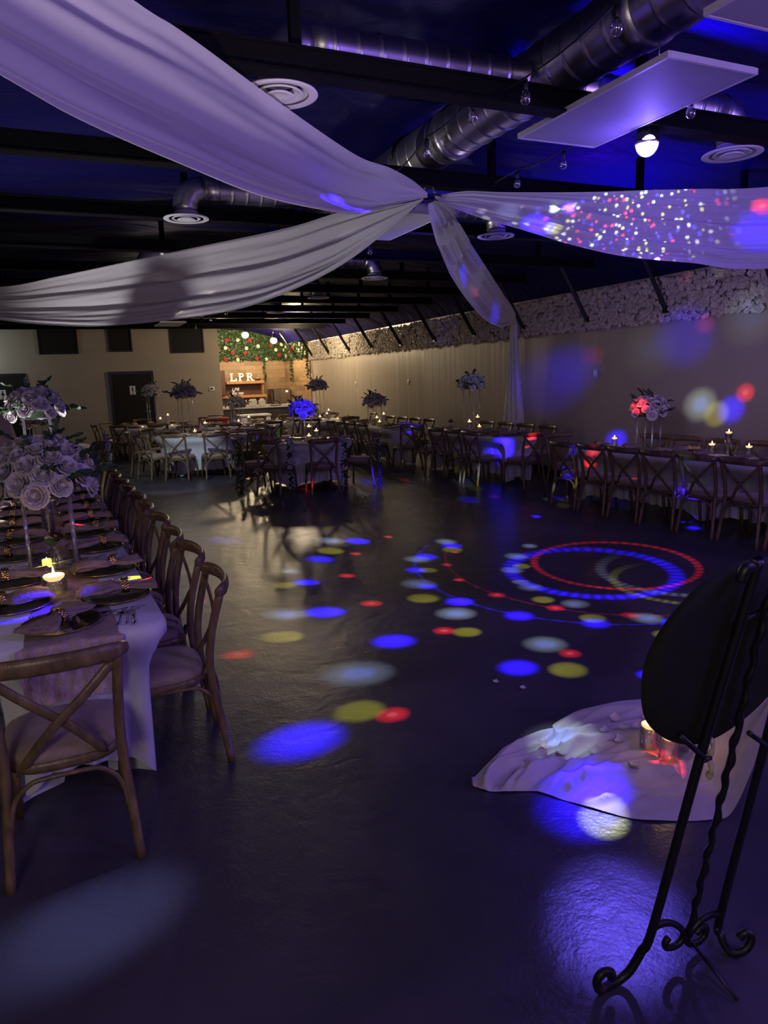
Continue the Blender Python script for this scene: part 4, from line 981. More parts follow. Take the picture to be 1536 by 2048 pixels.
MB().rbox((-.31,-.282,.27), (.06,.02,.50), .004).build('dark_side_strip', M['blackm'], t, False); MB().box((.20,-.297,.44), (.09,.006,.06)).build('display', M['neon'], t, False)
for x, w, h, lab in [(5.0,.22,.26,'pale paper bag on the bar counter, leftmost'),(5.32,.18,.22,'pale paper box on the bar counter, second from the left'),(5.60,.26,.24,'white folded bag on the bar counter, third from the left'),(5.90,.18,.24,'grey paper box on the bar counter, right of the white bag')]:
    t = thing('paper_bag', lab, 'bag', (x, 22.72, .962), rnd.uniform(-.3,.3))
    MB().rbox((0,0,h*.42), (w,.16,h*.84), .012).build('bag_body', M['paper'], t, False); MB().rbox((.01,.01,h*.9), (w*.8,.05,h*.24), .01).build('folded_top', M['paper'], t, False)
t = thing('bottle', 'small clear bottle on the bar counter before the ice machine', 'bottle', (6.72, 22.66, .962)); MB().lathe([(.001,0),(.035,0),(.037,.12),(.015,.16),(.015,.19)], 14).build('bottle_body', M['glass'], t); MB().lathe([(.017,.185),(.017,.215),(.001,.216)], 12).build('cap', M['red'], t)
t = thing('tap_tower', 'dark low tap fixture on the bar counter', 'tap', (6.35, 22.75, .962)); MB().tube(spline([(-.12,0,0),(-.10,0,.10),(0,0,.15),(.12,0,.11),(.15,0,.03)], 12), .016, 8).build('spout', M['black'], t); MB().rbox((0,0,.012), (.36,.14,.024), .006).build('base', M['black'], t, False)
t = thing('chest_freezer', 'white chest freezer in front of the bar counter', 'freezer', (5.32, 21.6, 0)); MB().rbox((0,0,.36), (.92,.55,.70), .02).build('cabinet_body', M['white'], t, False); ld = MB().rbox((0,-.01,.745), (.96,.60,.06), .015).build('lid', M['white'], t, False); MB().rbox((0,-.325,.72), (.16,.03,.03), .006).build('handle', M['steel'], ld, False)
t = thing('rolling_cooler', 'red cooler box with dark handle by the thermostat wall', 'cooler', (4.12, 21.3, 0)); MB().rbox((0,0,.36), (.66,.42,.60), .03).build('cooler_body', M['red'], t, False); ld = MB().rbox((0,0,.70), (.68,.44,.08), .02).build('lid', M['red'], t, False)
MB().tube([(-.22,0,.74),(-.22,0,.80),(.22,0,.80),(.22,0,.74)], .014, 8).build('handle', M['black'], ld); MB().lathe([(.001,-.02),(.05,-.02),(.05,.02),(.001,.02)], 14, (-.3,-.22,.05), Rx(PI/2).to_3x3()).build('wheel', M['black'], t)
t = thing('gift_bag', 'green bag with pale tissue standing on the floor before the bar', 'bag', (5.55, 20.3, 0)); MB().rbox((0,0,.25), (.42,.22,.50), .01).build('bag_body', M['green'], t, False)
tb = MB(); r5 = random.Random(4)
for _ in range(26): leaf_into(tb, (r5.uniform(-.17,.17), r5.uniform(-.08,.08), .48), (r5.uniform(-.5,.5), r5.uniform(-.5,.5), 1), r5.uniform(.14,.26), .12, r5)
tb.build('tissue_paper', M['paper'], t, False)
# ivy with red and cream roses above the planks
iv = MB(); r6 = random.Random(21)
for _ in range(2600): leaf_into(iv, (r6.uniform(4.9,7.66), 25.9-r6.uniform(.01,.07), r6.uniform(2.50,3.60) + .02*math.sin(r6.random()*9)), (r6.uniform(-1,1), -r6.uniform(.1,.8), r6.uniform(-1,.6)), r6.uniform(.06,.10), .055, r6)
for _ in range(1500): leaf_into(iv, (7.68-r6.uniform(.01,.07), r6.uniform(22.95,25.9), r6.uniform(2.47,3.08)), (-r6.uniform(.1,.8), r6.uniform(-1,1), r6.uniform(-1,.6)), r6.uniform(.06,.10), .055, r6)
iv.grid(lambda u, v: (4.9+2.77*u, 25.885, 2.50+1.12*v), 4, 4); iv.grid(lambda u, v: (7.665, 22.92+2.97*u, 2.48+.62*v), 4, 4)
tag(iv.build('ivy_foliage', M['leafbar'], smooth=False), 'dense green ivy panel above the bar planks', 'ivy', kind='stuff')
RRED = rose_mesh('red_bloom', M['rosered'], False); RCRM = rose_mesh('cream_bloom', M['rosecream'], False)
wb = [(5.58,3.22,1),(5.97,3.22,0),(5.51,2.95,0),(5.24,2.92,1),(5.76,2.78,1),(6.26,2.93,0),(6.20,2.76,1),(6.39,3.2,1),(6.69,3.0,0),(5.49,2.56,1),(5.92,2.53,0),(6.62,2.57,1),(6.96,2.53,0),(7.15,3.03,1),(7.34,2.86,0),(7.46,2.68,1),(7.56,3.05,0)]
wr = [(25.34,2.93,0),(25.6,2.85,0),(24.52,2.87,1),(24.93,2.97,0),(24.3,2.94,0),(23.8,2.75,0),(25.35,2.62,0),(24.89,2.74,1),(24.24,2.59,0),(23.47,2.8,0),(23.15,2.64,0),(23.72,2.95,0)]
for x, z, red in wb:
    o = link('wall_rose', RRED if red else RCRM, None, (x, 25.80, z)); o.rotation_euler = (PI/2,0,0); o.scale = (.056,)*3
    tag(o, '%s rose pinned in the ivy above the bar planks, on the wall facing the hall' % ('red' if red else 'cream'), 'rose', '%s roses in the ivy facing the hall' % ('red' if red else 'cream'))
for y, z, red in wr:
    o = link('wall_rose', RRED if red else RCRM, None, (7.58, y, z)); o.rotation_euler = (0,-PI/2,0); o.scale = (.06,)*3
    tag(o, '%s rose pinned in the ivy on the right side wall of the bar' % ('red' if red else 'cream'), 'rose', '%s roses in the ivy on the bar side wall' % ('red' if red else 'cream'))
def hanging_vine(p, L, lab, seed):
    rg = random.Random(seed); mb = MB(); x, y, z = p
    st = [(x+.015*math.sin(i), y, z-L*i/10) for i in range(11)]; mb.tube(st, .006, 5)
    for i in range(90): q = st[rg.randrange(11)]; leaf_into(mb, (q[0], q[1], q[2]+rg.uniform(-.04,.04)), (rg.uniform(-1,1), rg.uniform(-1,.3), rg.uniform(-1,.2)), rg.uniform(.05,.09), .05, rg)
    tag(mb.build('hanging_vine', M['leafbar'], smooth=False), lab, 'vine')
hanging_vine((6.86, 25.78, 2.56), .78, 'ivy strand hanging down the planks right of the letters', 1)
hanging_vine((7.57, 24.8, 2.52), .72, 'ivy strand hanging on the bar side wall above the ice machine', 2)
hanging_vine((7.57, 22.95, 2.56), .66, 'ivy strand hanging beside the end of the cream flower band', 3)
# ------------------------------------------------------------------ foreground right: wrought-iron easel with a round wood slice, seen from behind
t = thing('display_easel', 'black wrought-iron easel with scroll feet at the right edge, backlit', 'easel')
K = M['black']
MB().tube(spline([(1.258,1.346,.05),(1.252,1.343,.077),(1.217,1.339,.092),(1.205,1.346,.063),(1.222,1.354,.022),(1.262,1.361,.012),(1.300,1.358,.018),(1.330,1.348,.048),(1.350,1.330,.115),(1.362,1.30,.22),(1.364,1.164,.851),(1.369,1.062,1.293),(1.350,1.054,1.322),(1.330,1.055,1.318),(1.326,1.06,1.292)], 70), .0125, 10).build('leg', K, t)
MB().tube(spline([(1.700,1.287,.058),(1.712,1.279,.075),(1.730,1.269,.060),(1.714,1.272,.026),(1.682,1.285,.012),(1.665,1.303,.024),(1.660,1.320,.06),(1.672,1.335,.11),(1.612,1.188,.747),(1.578,1.10,1.12),(1.56,1.06,1.29)], 60), .0125, 10).build('leg', K, t)
tw = [(1.539+(1.440-1.539)*f + .003*math.cos(f*75), 1.333-.26*f+.003*math.sin(f*75), .09+1.16*f) for f in [i/90 for i in range(91)]]
MB().tube(tw, [.0095+.0016*math.sin(i*1.25) for i in range(91)], 8).build('twisted_center_rod', K, t)
MB().tube(spline([(1.368,1.318,.185),(1.40,1.317,.195),(1.445,1.319,.182),(1.49,1.327,.145),(1.524,1.338,.10),(1.518,1.342,.072),(1.494,1.345,.062),(1.460,1.341,.075),(1.447,1.335,.10),(1.456,1.332,.118)], 40), .010, 8).build('scroll', K, t)
MB().tube(spline([(1.668,1.333,.115),(1.63,1.33,.132),(1.585,1.331,.128),(1.555,1.336,.10),(1.543,1.342,.070),(1.560,1.348,.042),(1.60,1.351,.030),(1.628,1.351,.045),(1.626,1.346,.075),(1.600,1.341,.090),(1.580,1.343,.075)], 40), .010, 8).build('scroll', K, t)
MB().tube([(1.44,1.07,1.24),(1.515,.90,.62),(1.575,.78,.0)], .009, 8).build('back_leg', K, t)
MB().tube([(1.555,1.335,.06),(1.556,1.25,.03),(1.554,1.168,.006)], .0045, 6).build('thin_rod', K, t)  # thin rod slanting from the scroll down to the floor
MB().tube([(1.258,1.145,.897),(1.366,1.165,.803)], .0075, 8).build('support_arm', K, t); MB().tube([(1.505,1.152,.84),(1.605,1.178,.770)], .0075, 8).build('support_arm', K, t)
MB().tube([(1.364,1.164,.795),(1.40,1.176,.787)], .006, 8).build('peg', K, t)
MB().tube([(1.364,1.10,1.17),(1.44,1.095,1.19),(1.575,1.10,1.15)], .008, 8).build('cross_bar', K, t)
nrm = Vector((0,.974,.225)).normalized(); Q = nrm.to_track_quat('Z','Y').to_matrix()
r7 = random.Random(6); edge = [1+.012*math.sin(3*a+.5)+.008*math.sin(7*a) for a in [2*PI*i/96 for i in range(96)]]
sb = MB(); vs = []; fs = []
for q, (rr, zz) in enumerate([(.0,.0),(.18,.0),(.2505,.0),(.256,.004),(.256,.022),(.2505,.026),(.18,.026),(.0,.026)]):
    for i in range(96):
        a = 2*PI*i/96; vs.append(Q @ Vector((rr*edge[i]*math.cos(a), rr*edge[i]*math.sin(a), zz)) + Vector((1.400,1.134,1.072)))
for q in range(7):
    for i in range(96): j = (i+1) % 96; fs.append((q*96+i, q*96+j, (q+1)*96+j, (q+1)*96+i))
o = MB().add(vs, fs).build('round_board', M['boardblk']); tag(o, 'big round dark wood slice on the black easel, seen from behind', 'board')
t = thing('rope_tassel', 'short twisted beige rope end hanging from the easel peg', 'rope', (1.408,1.182,.79))
tp = [(.004*math.sin(i*.9), .004*math.cos(i*.9), .045-.0085*i) for i in range(12)]
MB().tube(tp, [.006+.0022*math.sin(i*1.7)+(.002 if i > 8 else 0) for i in range(12)], 8).build('twisted_strand', M['rope'], t); MB().lathe([(.008,-.048),(.010,-.058),(.004,-.068)], 8).build('frayed_end', M['rope'], t)

# white chiffon train spread on the floor, petals and candle glasses
up = spline([(1.45,2.43,0),(1.56,2.52,0),(1.70,2.595,0),(1.84,2.63,0),(2.04,2.66,0),(2.09,2.70,0),(2.22,2.75,0),(2.37,2.77,0),(2.55,2.75,0),(2.74,2.70,0),(2.95,2.62,0)], 120)
lo = spline([(1.45,2.42,0),(1.49,2.36,0),(1.57,2.31,0),(1.66,2.27,0),(1.72,2.18,0),(1.80,2.06,0),(1.90,1.93,0),(2.03,1.85,0),(2.19,1.78,0),(2.32,1.745,0),(2.48,1.72,0)], 120)
def trainf(u, v):
    i = int(round(u*120)); a, b = up[i], lo[i]; p = a.lerp(b, v); w = (b-a).length
    f = .55+.45*math.sin(PI*min(1, u*1.3+.1))
    x = v*w
    rdg = lambda q: (1-abs(math.sin(q)))**1.6
    h = -.02 + .050*rdg(x*12 + 2.2*math.sin(u*3.4) + .8) + .034*rdg(x*22 - u*5 + 1.5*math.sin(u*6)) + .018*rdg(x*39+u*8)
    h += .015*math.sin(u*9+v*4)*math.sin(v*PI)
    e = min(1, v*9, (1-v)*9)
    z = .003 + max(0, (.022+h)*f*(.05+.95*e)) + .004*(1-e)*(.5+.5*math.sin(u*41))
    r = max(0, u-.86+.10*(v-.5))/.19; r = min(1, r); r = r*r*(3-2*r)
    z += .50*r*(.30+.70*v) * (1 + .03*math.sin(v*40))
    return (p.x + .02*math.sin(v*38)*r, p.y + .012*math.sin(v*26+3)*r, z)
o = MB().grid(trainf, 120, 110).build('fabric_train', M['train']); tag(o, 'white chiffon train spread over the floor under the easel', 'fabric')
t = thing('side_table', 'small draped stand under the rising end of the white train', 'table', (2.86, 2.2, 0))
MB().lathe([(.001,.50),(.20,.50),(.20,.47),(.001,.47)], 28).build('tabletop', M['wdark'], t); MB().lathe([(.02,.0),(.02,.47)], 12).build('stem', M['wdark'], t); MB().lathe([(.001,0),(.16,0),(.15,.02),(.02,.04)], 24).build('foot', M['wdark'], t)
for kd, x, y, lab, lt in [('t',2.31,2.16,'tallest, on the white train beside the easel',.3),('s',2.315,2.285,'shorter left, on the white train beside the easel',.35),('s',2.425,2.20,'small right, behind the tallest on the white train',.0)]:
    if kd == 't': candle('h', x, y, .03, lab, None, lt)
    elif lt: candle('s', x, y, .03, lab, None, lt)
    else: spawn(vase_tpl(.04,.14,.05), 'candle_vase', 'clear glass cylinder ' + lab, 'vase', (x, y, .03))
def petal_mesh():
    return MB().grid(lambda u, v: ((u-.5)*.055*(1-.5*(v-.3)**2), (v-.5)*.048, .010*((u-.5)*2)**2 + .012*(v-.4)**2*3), 5, 5).mesh('petal_blade', M['petal'])
PT = petal_mesh()
def zt(x, y):
    best = 9; z = .02
    for i in range(0, 97, 3):
        for j in range(0, 21):
            q = trainf(i/120, j/20); d = (q[0]-x)**2+(q[1]-y)**2
            if d < best: best = d; z = q[2]
    return z
for i, (x, y) in enumerate([(1.89,2.52),(1.91,2.41),(1.69,2.38),(2.09,2.37),(2.22,2.42),(2.25,2.40),(2.14,2.18),(2.38,2.43),(2.43,2.37),(2.39,2.59),(2.53,2.51),(2.24,2.49),(2.31,2.44)]):
    w = ['above the tip, left of two','just right of the blue glow','nearest the pointed tip','in the middle of the cloth','left of the candle glasses, lower','left of the candle glasses, upper','low, under the red glow','right behind the left glass','close behind the left glass','far edge, left','far edge, right','between the folds near the middle','in front of the left glass'][i]
    o = link('rose_petal', PT, None, (x, y, zt(x, y)+.006)); o.rotation_euler = (rnd.uniform(-.3,.3), rnd.uniform(-.3,.3), rnd.random()*6)
    tag(o, 'pale rose petal on the white train, %s' % w, 'petal', 'petals on the white train')
for x, y, lab in [(2.12,3.27,'white petal on the bare floor above the train, left of two'),(2.21,3.13,'white petal on the bare floor above the train, right of two')]:
    o = link('rose_petal', PT, None, (x, y, .004)); o.scale = (.6,.6,.6); tag(o, lab, 'petal', 'petals on the bare floor')

# ------------------------------------------------------------------ lights
def point(name, loc, col, power, size=.05):
    l = bpy.data.lights.new(name, 'POINT'); l.color = col; l.energy = power; l.shadow_soft_size = size
    o = bpy.data.objects.new(name, l); COL.objects.link(o); o.location = loc; return o
for x, z in ((5.81,3.27),(6.77,3.08)): point('bar_bulb_and_fill', (x, 24, z-.06), (1,.76,.46), 470, .07)
point('bar_bulb_and_fill', (6.1, 19.4, 3.1), (1,.78,.48), 190, .12)  # added warm fill for the far right wall; no bulb hangs here
point('bar_bulb_and_fill', (4.95, 23.6, 3.1), (1,.76,.46), 100, .1)
lit = []
for x, y, z, p in CL:            # one warm light per cluster of candles
    if any(math.hypot(x-q[0], y-q[1]) < 1.1 for q in lit): continue
    lit.append((x, y)); point('candle_light', (x, y, z), (1,.58,.22), p*1.5, .02)
point('rear_fill', (-1.2, -1.2, 2.3), (1,.84,.70), 100, .4)  # added warm fill behind the camera, stands for no particular lamp
point('side_room_light', (-1.9, 21.0, 2.7), (.82,1,.95), 16, .15)
point('back_wall_fill', (2.2, 15.6, 3.0), (1,.84,.68), 34, .4)  # added warm fill to lift the back wall, no lamp hangs there
point('led_glow', (3.44, 3.60, 3.0), (.16,.09,1), 13, .07)
point('blue_fill', (2.2, .1, 2.6), (.30,.16,1), 85, .4)  # added blue fill beside the camera, without a visible source
point('purple_fill', (5.9, .3, 2.4), (.36,.22,1), 215, .5)  # added purple fill for the right side of the hall, no fixture modelled
def spot(name, loc, to, col, power, deg, blend=.6, size=.05):
    l = bpy.data.lights.new(name, 'SPOT'); l.color = col; l.energy = power; l.spot_size = math.radians(deg); l.spot_blend = blend; l.shadow_soft_size = size
    o = bpy.data.objects.new(name, l); COL.objects.link(o); o.location = loc
    o.rotation_euler = (Vector(to)-Vector(loc)).to_track_quat('-Z','Y').to_euler(); return o
for x, y, z, p in ((3.62,3.80,3.18,260),(5.3,5.9,2.75,150),(5.7,3.4,2.8,160),(3.9,7.6,2.75,70)): spot('ceiling_blue_fill', (x, y, z), (x+.05, y+.05, 4.0), (.045,.0,1), p, 160, 1.0, .05)  # added upward blue fills imitating the ceiling glow; no fixtures hang there
spot('drape_fill', (.65, .85, .2), (.5, 3.1, 2.95), (1,.82,.95), 270, 60, .9, .2)  # added fill on the near drape; nothing stands on the floor here
spot('right_wall_fill', (4.7, 5.6, 2.1), (7.6, 7.3, 2.75), (.60,.46,1), 58, 105, .9, .2)  # added purple fill on the near right wall, source unseen
spot('drape_fill', (-2.0, 6.4, .25), (.9, 6.9, 2.8), (.96,.93,.98), 400, 75, .8, .15)  # added fill on the left drape, no fixture behind it
spot('white_beam', (.9, 9.0, 3.1), (1.75, 13.1, .15), (.74,.88,1), 430, 27, .5, .04)
spot('drape_fill', (5.2, 9.2, .6), (4.3, 7.0, 2.7), (.70,.58,1), 60, 70, .8, .15)  # added fill on the drape running to the right wall, no fixture there

# the disco light's lens pattern: each beam is a bright direction of the dome lamp, shallow ones of an added lower lamp
DOTS = [
    (-0.3389,0.7624,-0.5512,0.0219,'B',1.00,5.66), (-0.2571,0.7823,-0.5674,0.0077,'R',1.00,5.50), (-0.1793,0.7482,-0.6388,0.0227,'W',1.00,4.88),
    (-0.1347,0.7369,-0.6625,0.0213,'B',1.00,4.71), (-0.2286,0.6975,-0.6791,0.0248,'Y',1.00,4.59), (-0.1982,0.6731,-0.7125,0.0136,'R',1.00,4.38),
    (-0.2818,0.6567,-0.6996,0.0224,'B',1.00,4.46), (-0.3721,0.6012,-0.7072,0.0163,'W',1.00,4.41), (-0.4310,0.5260,-0.7332,0.0206,'Y',1.00,4.26),
    (-0.3924,0.5326,-0.7499,0.0194,'B',1.00,4.16), (-0.3086,0.5539,-0.7733,0.0185,'R',1.00,4.03), (-0.0552,0.7429,-0.6671,0.0109,'R',1.00,4.68),
    (0.0391,0.6831,-0.7293,0.0206,'W',1.00,4.28), (0.0315,0.6594,-0.7511,0.0207,'B',1.00,4.15), (0.0129,0.6376,-0.7703,0.0230,'Y',1.00,4.05),
    (0.0048,0.6205,-0.7842,0.0111,'R',1.00,3.98), (-0.0776,0.6193,-0.7813,0.0226,'B',1.00,3.99), (-0.1077,0.6094,-0.7855,0.0247,'W',1.00,3.97),
    (-0.0755,0.5559,-0.8278,0.0137,'R',1.00,3.77), (-0.1638,0.5463,-0.8214,0.0199,'B',1.00,3.80), (-0.1409,0.5377,-0.8313,0.0201,'Y',1.00,3.75),
    (-0.1245,0.4542,-0.8822,0.0158,'R',1.00,3.54), (-0.2204,0.4606,-0.8598,0.0324,'W',1.00,3.63), (-0.2147,0.4378,-0.8730,0.0195,'B',1.00,3.57),
    (-0.2711,0.3687,-0.8892,0.0314,'Y',1.00,3.51), (-0.3720,0.3763,-0.8485,0.0236,'R',1.00,3.68), (-0.2175,0.3168,-0.9232,0.0234,'B',1.00,3.38),
    (-0.5102,0.3663,-0.7781,0.0296,'W',1.00,4.01), (-0.4599,0.3562,-0.8134,0.0292,'B',1.00,3.84), (-0.5582,0.2564,-0.7891,0.0290,'Y',1.00,3.95),
    (-0.2705,0.2509,-0.9295,0.0346,'W',1.00,3.36), (-0.4411,0.1563,-0.8837,0.0315,'B',1.00,3.53), (-0.3446,0.1668,-0.9238,0.0246,'R',1.00,3.38),
    (-0.3128,0.1397,-0.9395,0.0267,'Y',1.00,3.32), (-0.6202,0.2038,-0.7575,0.0233,'R',1.00,4.12), (-0.5333,0.0483,-0.8446,0.0419,'W',1.00,3.69),
    (-0.5665,-0.0746,-0.8207,0.0297,'Y',1.00,3.80), (-0.5394,-0.1083,-0.8351,0.0246,'R',1.00,3.74), (-0.6256,-0.1089,-0.7725,0.0382,'B',1.00,4.04),
    (-0.5629,0.4671,-0.6819,0.0114,'R',1.00,4.58), (-0.1250,0.4519,-0.8833,0.0143,'R',1.00,3.53), (0.1192,0.5403,-0.8330,0.0243,'W',1.00,3.75),
    (0.0779,0.4762,-0.8759,0.0215,'Y',1.00,3.56), (0.0354,0.4611,-0.8866,0.0240,'W',1.00,3.52), (-0.0080,0.3788,-0.9255,0.0210,'Y',1.00,3.37),
    (-0.0122,0.3351,-0.9421,0.0260,'W',1.00,3.31), (-0.0476,0.2449,-0.9684,0.0252,'Y',1.00,3.22), (-0.0018,0.1842,-0.9829,0.0276,'W',1.00,3.17),
    (-0.1198,0.3234,-0.9386,0.0226,'R',1.00,3.32), (-0.0613,0.1823,-0.9813,0.0246,'R',1.00,3.18), (-0.2206,0.3171,-0.9224,0.0265,'B',1.00,3.38),
    (-0.1657,0.1760,-0.9703,0.0284,'B',1.00,3.22), (-0.0350,0.0837,-0.9959,0.0286,'Y',1.00,3.13), (-0.0520,0.0534,-0.9972,0.0280,'B',1.00,3.13),
    (0.0526,0.0586,-0.9969,0.0240,'R',1.00,3.13), (0.0696,0.0242,-0.9973,0.0308,'W',1.00,3.13), (0.0990,-0.0323,-0.9946,0.0277,'B',1.00,3.14),
    (0.0289,-0.0743,-0.9968,0.0266,'Y',1.00,3.13), (-0.2217,0.0063,-0.9751,0.0361,'W',1.00,3.20), (-0.2096,-0.0575,-0.9761,0.0246,'R',1.00,3.20),
    (-0.2584,-0.1160,-0.9590,0.0324,'Y',1.00,3.25), (-0.3268,-0.0637,-0.9429,0.0304,'B',1.00,3.31), (-0.1504,-0.2056,-0.9670,0.0187,'B',1.00,3.23),
    (-0.4121,-0.3831,-0.8267,0.0349,'B',0.30,3.77), (-0.4248,-0.4148,-0.8046,0.0234,'Y',0.55,3.88), (-0.3946,-0.2932,-0.8708,0.0418,'W',0.30,3.58),
    (-0.3174,-0.3884,-0.8651,0.0221,'R',0.75,3.61), (-0.3148,-0.4083,-0.8568,0.0151,'R',0.50,3.64), (0.1502,0.9118,-0.3822,0.0209,'B',1.00,8.16),
    (0.2236,0.8981,-0.3788,0.0136,'R',1.00,8.24), (0.2783,0.8162,-0.5064,0.0199,'B',1.00,6.16), (0.3423,0.7994,-0.4937,0.0132,'R',1.00,6.32),
    (0.0908,0.8973,-0.4320,0.0138,'W',1.00,7.22), (0.3261,0.8522,-0.4092,0.0187,'W',1.00,7.62), (0.3323,0.8347,-0.4391,0.0175,'Y',1.00,7.11),
    (0.2027,0.5809,-0.7883,0.0168,'W',1.00,3.96), (0.3530,0.7002,-0.6206,0.0099,'B',1.00,5.03), (0.4664,0.7237,-0.5087,0.0149,'B',1.00,6.13),
    (0.4370,0.7356,-0.5176,0.0094,'W',1.00,6.03), (0.4475,0.6994,-0.5573,0.0153,'Y',1.00,5.60), (-0.7234,-0.2638,-0.6380,0.0358,'V',0.42,4.89),
    (-0.4649,-0.4826,-0.7422,0.0410,'U',0.24,4.20), (-0.4342,-0.3886,-0.8127,0.0403,'B',0.20,3.84), (0.5385,0.8199,-0.1943,0.0630,'B',0.22,7.84),
    (0.5719,0.8004,-0.1798,0.0497,'B',0.20,7.38), (0.6069,0.7774,-0.1650,0.0270,'R',0.18,6.95), (0.7485,0.6400,-0.1734,0.0614,'B',0.28,5.64),
    (0.6948,0.6956,-0.1829,0.0512,'W',0.18,6.07), (0.7792,0.6078,-0.1529,0.0261,'R',0.30,5.42), (0.8381,0.5227,-0.1562,0.0573,'W',0.30,5.04),
    (0.7441,0.5833,-0.3258,0.0313,'W',0.80,5.67), (0.7586,0.5477,-0.3529,0.0277,'Y',0.60,5.56), (0.7784,0.5209,-0.3504,0.0278,'B',0.50,5.42),
    (0.8029,0.5015,-0.3223,0.0245,'R',0.70,5.26), (0.6554,0.6769,-0.3350,0.0249,'R',0.80,6.44), (0.6139,0.7063,-0.3525,0.0200,'B',0.80,6.87),
    (0.0252,0.9743,-0.2239,0.0247,'B',1.00,8.11), (0.0006,0.9187,-0.3950,0.0143,'R',1.00,7.95), (0.4085,0.8393,-0.3587,0.0226,'B',1.00,6.97),
    (0.4703,0.8143,-0.3402,0.0138,'R',1.00,6.63), (0.4584,0.8168,-0.3502,0.0114,'R',0.90,6.86), (0.3969,0.9011,-0.1747,0.0253,'V',0.35,8.77),
    (0.3459,0.8445,-0.4089,0.0156,'W',0.80,7.10), (0.4799,0.7323,-0.4831,0.0128,'B',1.00,4.92), (0.4636,0.7027,-0.5398,0.0149,'Y',1.00,5.12),
    (0.5262,0.7028,-0.4788,0.0180,'R',1.00,4.84), (0.6488,0.6260,-0.4326,0.0109,'W',0.80,5.27), (0.6137,0.4757,-0.6302,0.0180,'B',0.90,4.20),
    (0.6023,0.4367,-0.6683,0.0148,'B',0.90,4.35), (0.5635,0.5953,-0.5728,0.0105,'R',0.80,4.37), (0.6328,0.4806,-0.6070,0.0240,'W',0.30,3.95),
    (0.2874,0.9278,-0.2378,0.0142,'B',1.00,9.70), (-0.8411,-0.0186,-0.5406,0.0200,'B',0.35,4.37), (-0.8059,0.0139,-0.5919,0.0113,'R',0.90,3.99),
    (-0.8001,0.0806,-0.5944,0.0095,'Y',0.60,3.97), (-0.7701,0.3795,-0.5128,0.0091,'R',0.80,4.60), (-0.4331,0.8227,-0.3681,0.0081,'B',0.90,6.85),
    (-0.4583,0.7985,-0.3902,0.0295,'C',0.70,6.20), (-0.9374,0.2818,-0.2047,0.0434,'B',0.60,1.77), (-0.9572,0.2110,-0.1980,0.0241,'B',0.50,1.90),
    (0.1548,0.9810,-0.1172,0.0336,'B',0.70,3.06), (0.2243,0.9639,-0.1437,0.0222,'R',0.40,3.42), (0.3743,0.9202,-0.1148,0.0286,'B',0.70,5.11),
    (0.0634,0.9921,-0.1081,0.0256,'W',0.25,2.62), (-0.0466,0.9620,-0.2689,0.0704,'B',0.22,1.06), (0.0291,0.9468,-0.3204,0.0503,'Y',0.16,0.95),
    (-0.1571,0.9796,-0.1251,0.0406,'V',0.16,1.33), (0.9559,0.0000,-0.2936,0.0546,'R',0.14,0.99), (0.8989,-0.0000,-0.4381,0.1082,'B',0.07,0.93),
]
RINGS = [
    ('B',0.2052,0.3605,-0.9099,0.2096),
    ('R',0.2929,0.3733,-0.8802,0.2062),
    ('W',0.3882,0.2448,-0.8884,0.1937),
    ('Y',0.3491,0.1769,-0.9202,0.1795),
    ('R',0.2874,0.3801,-0.8792,0.4170),
    ('B',0.2074,0.3752,-0.9034,0.4294),
]

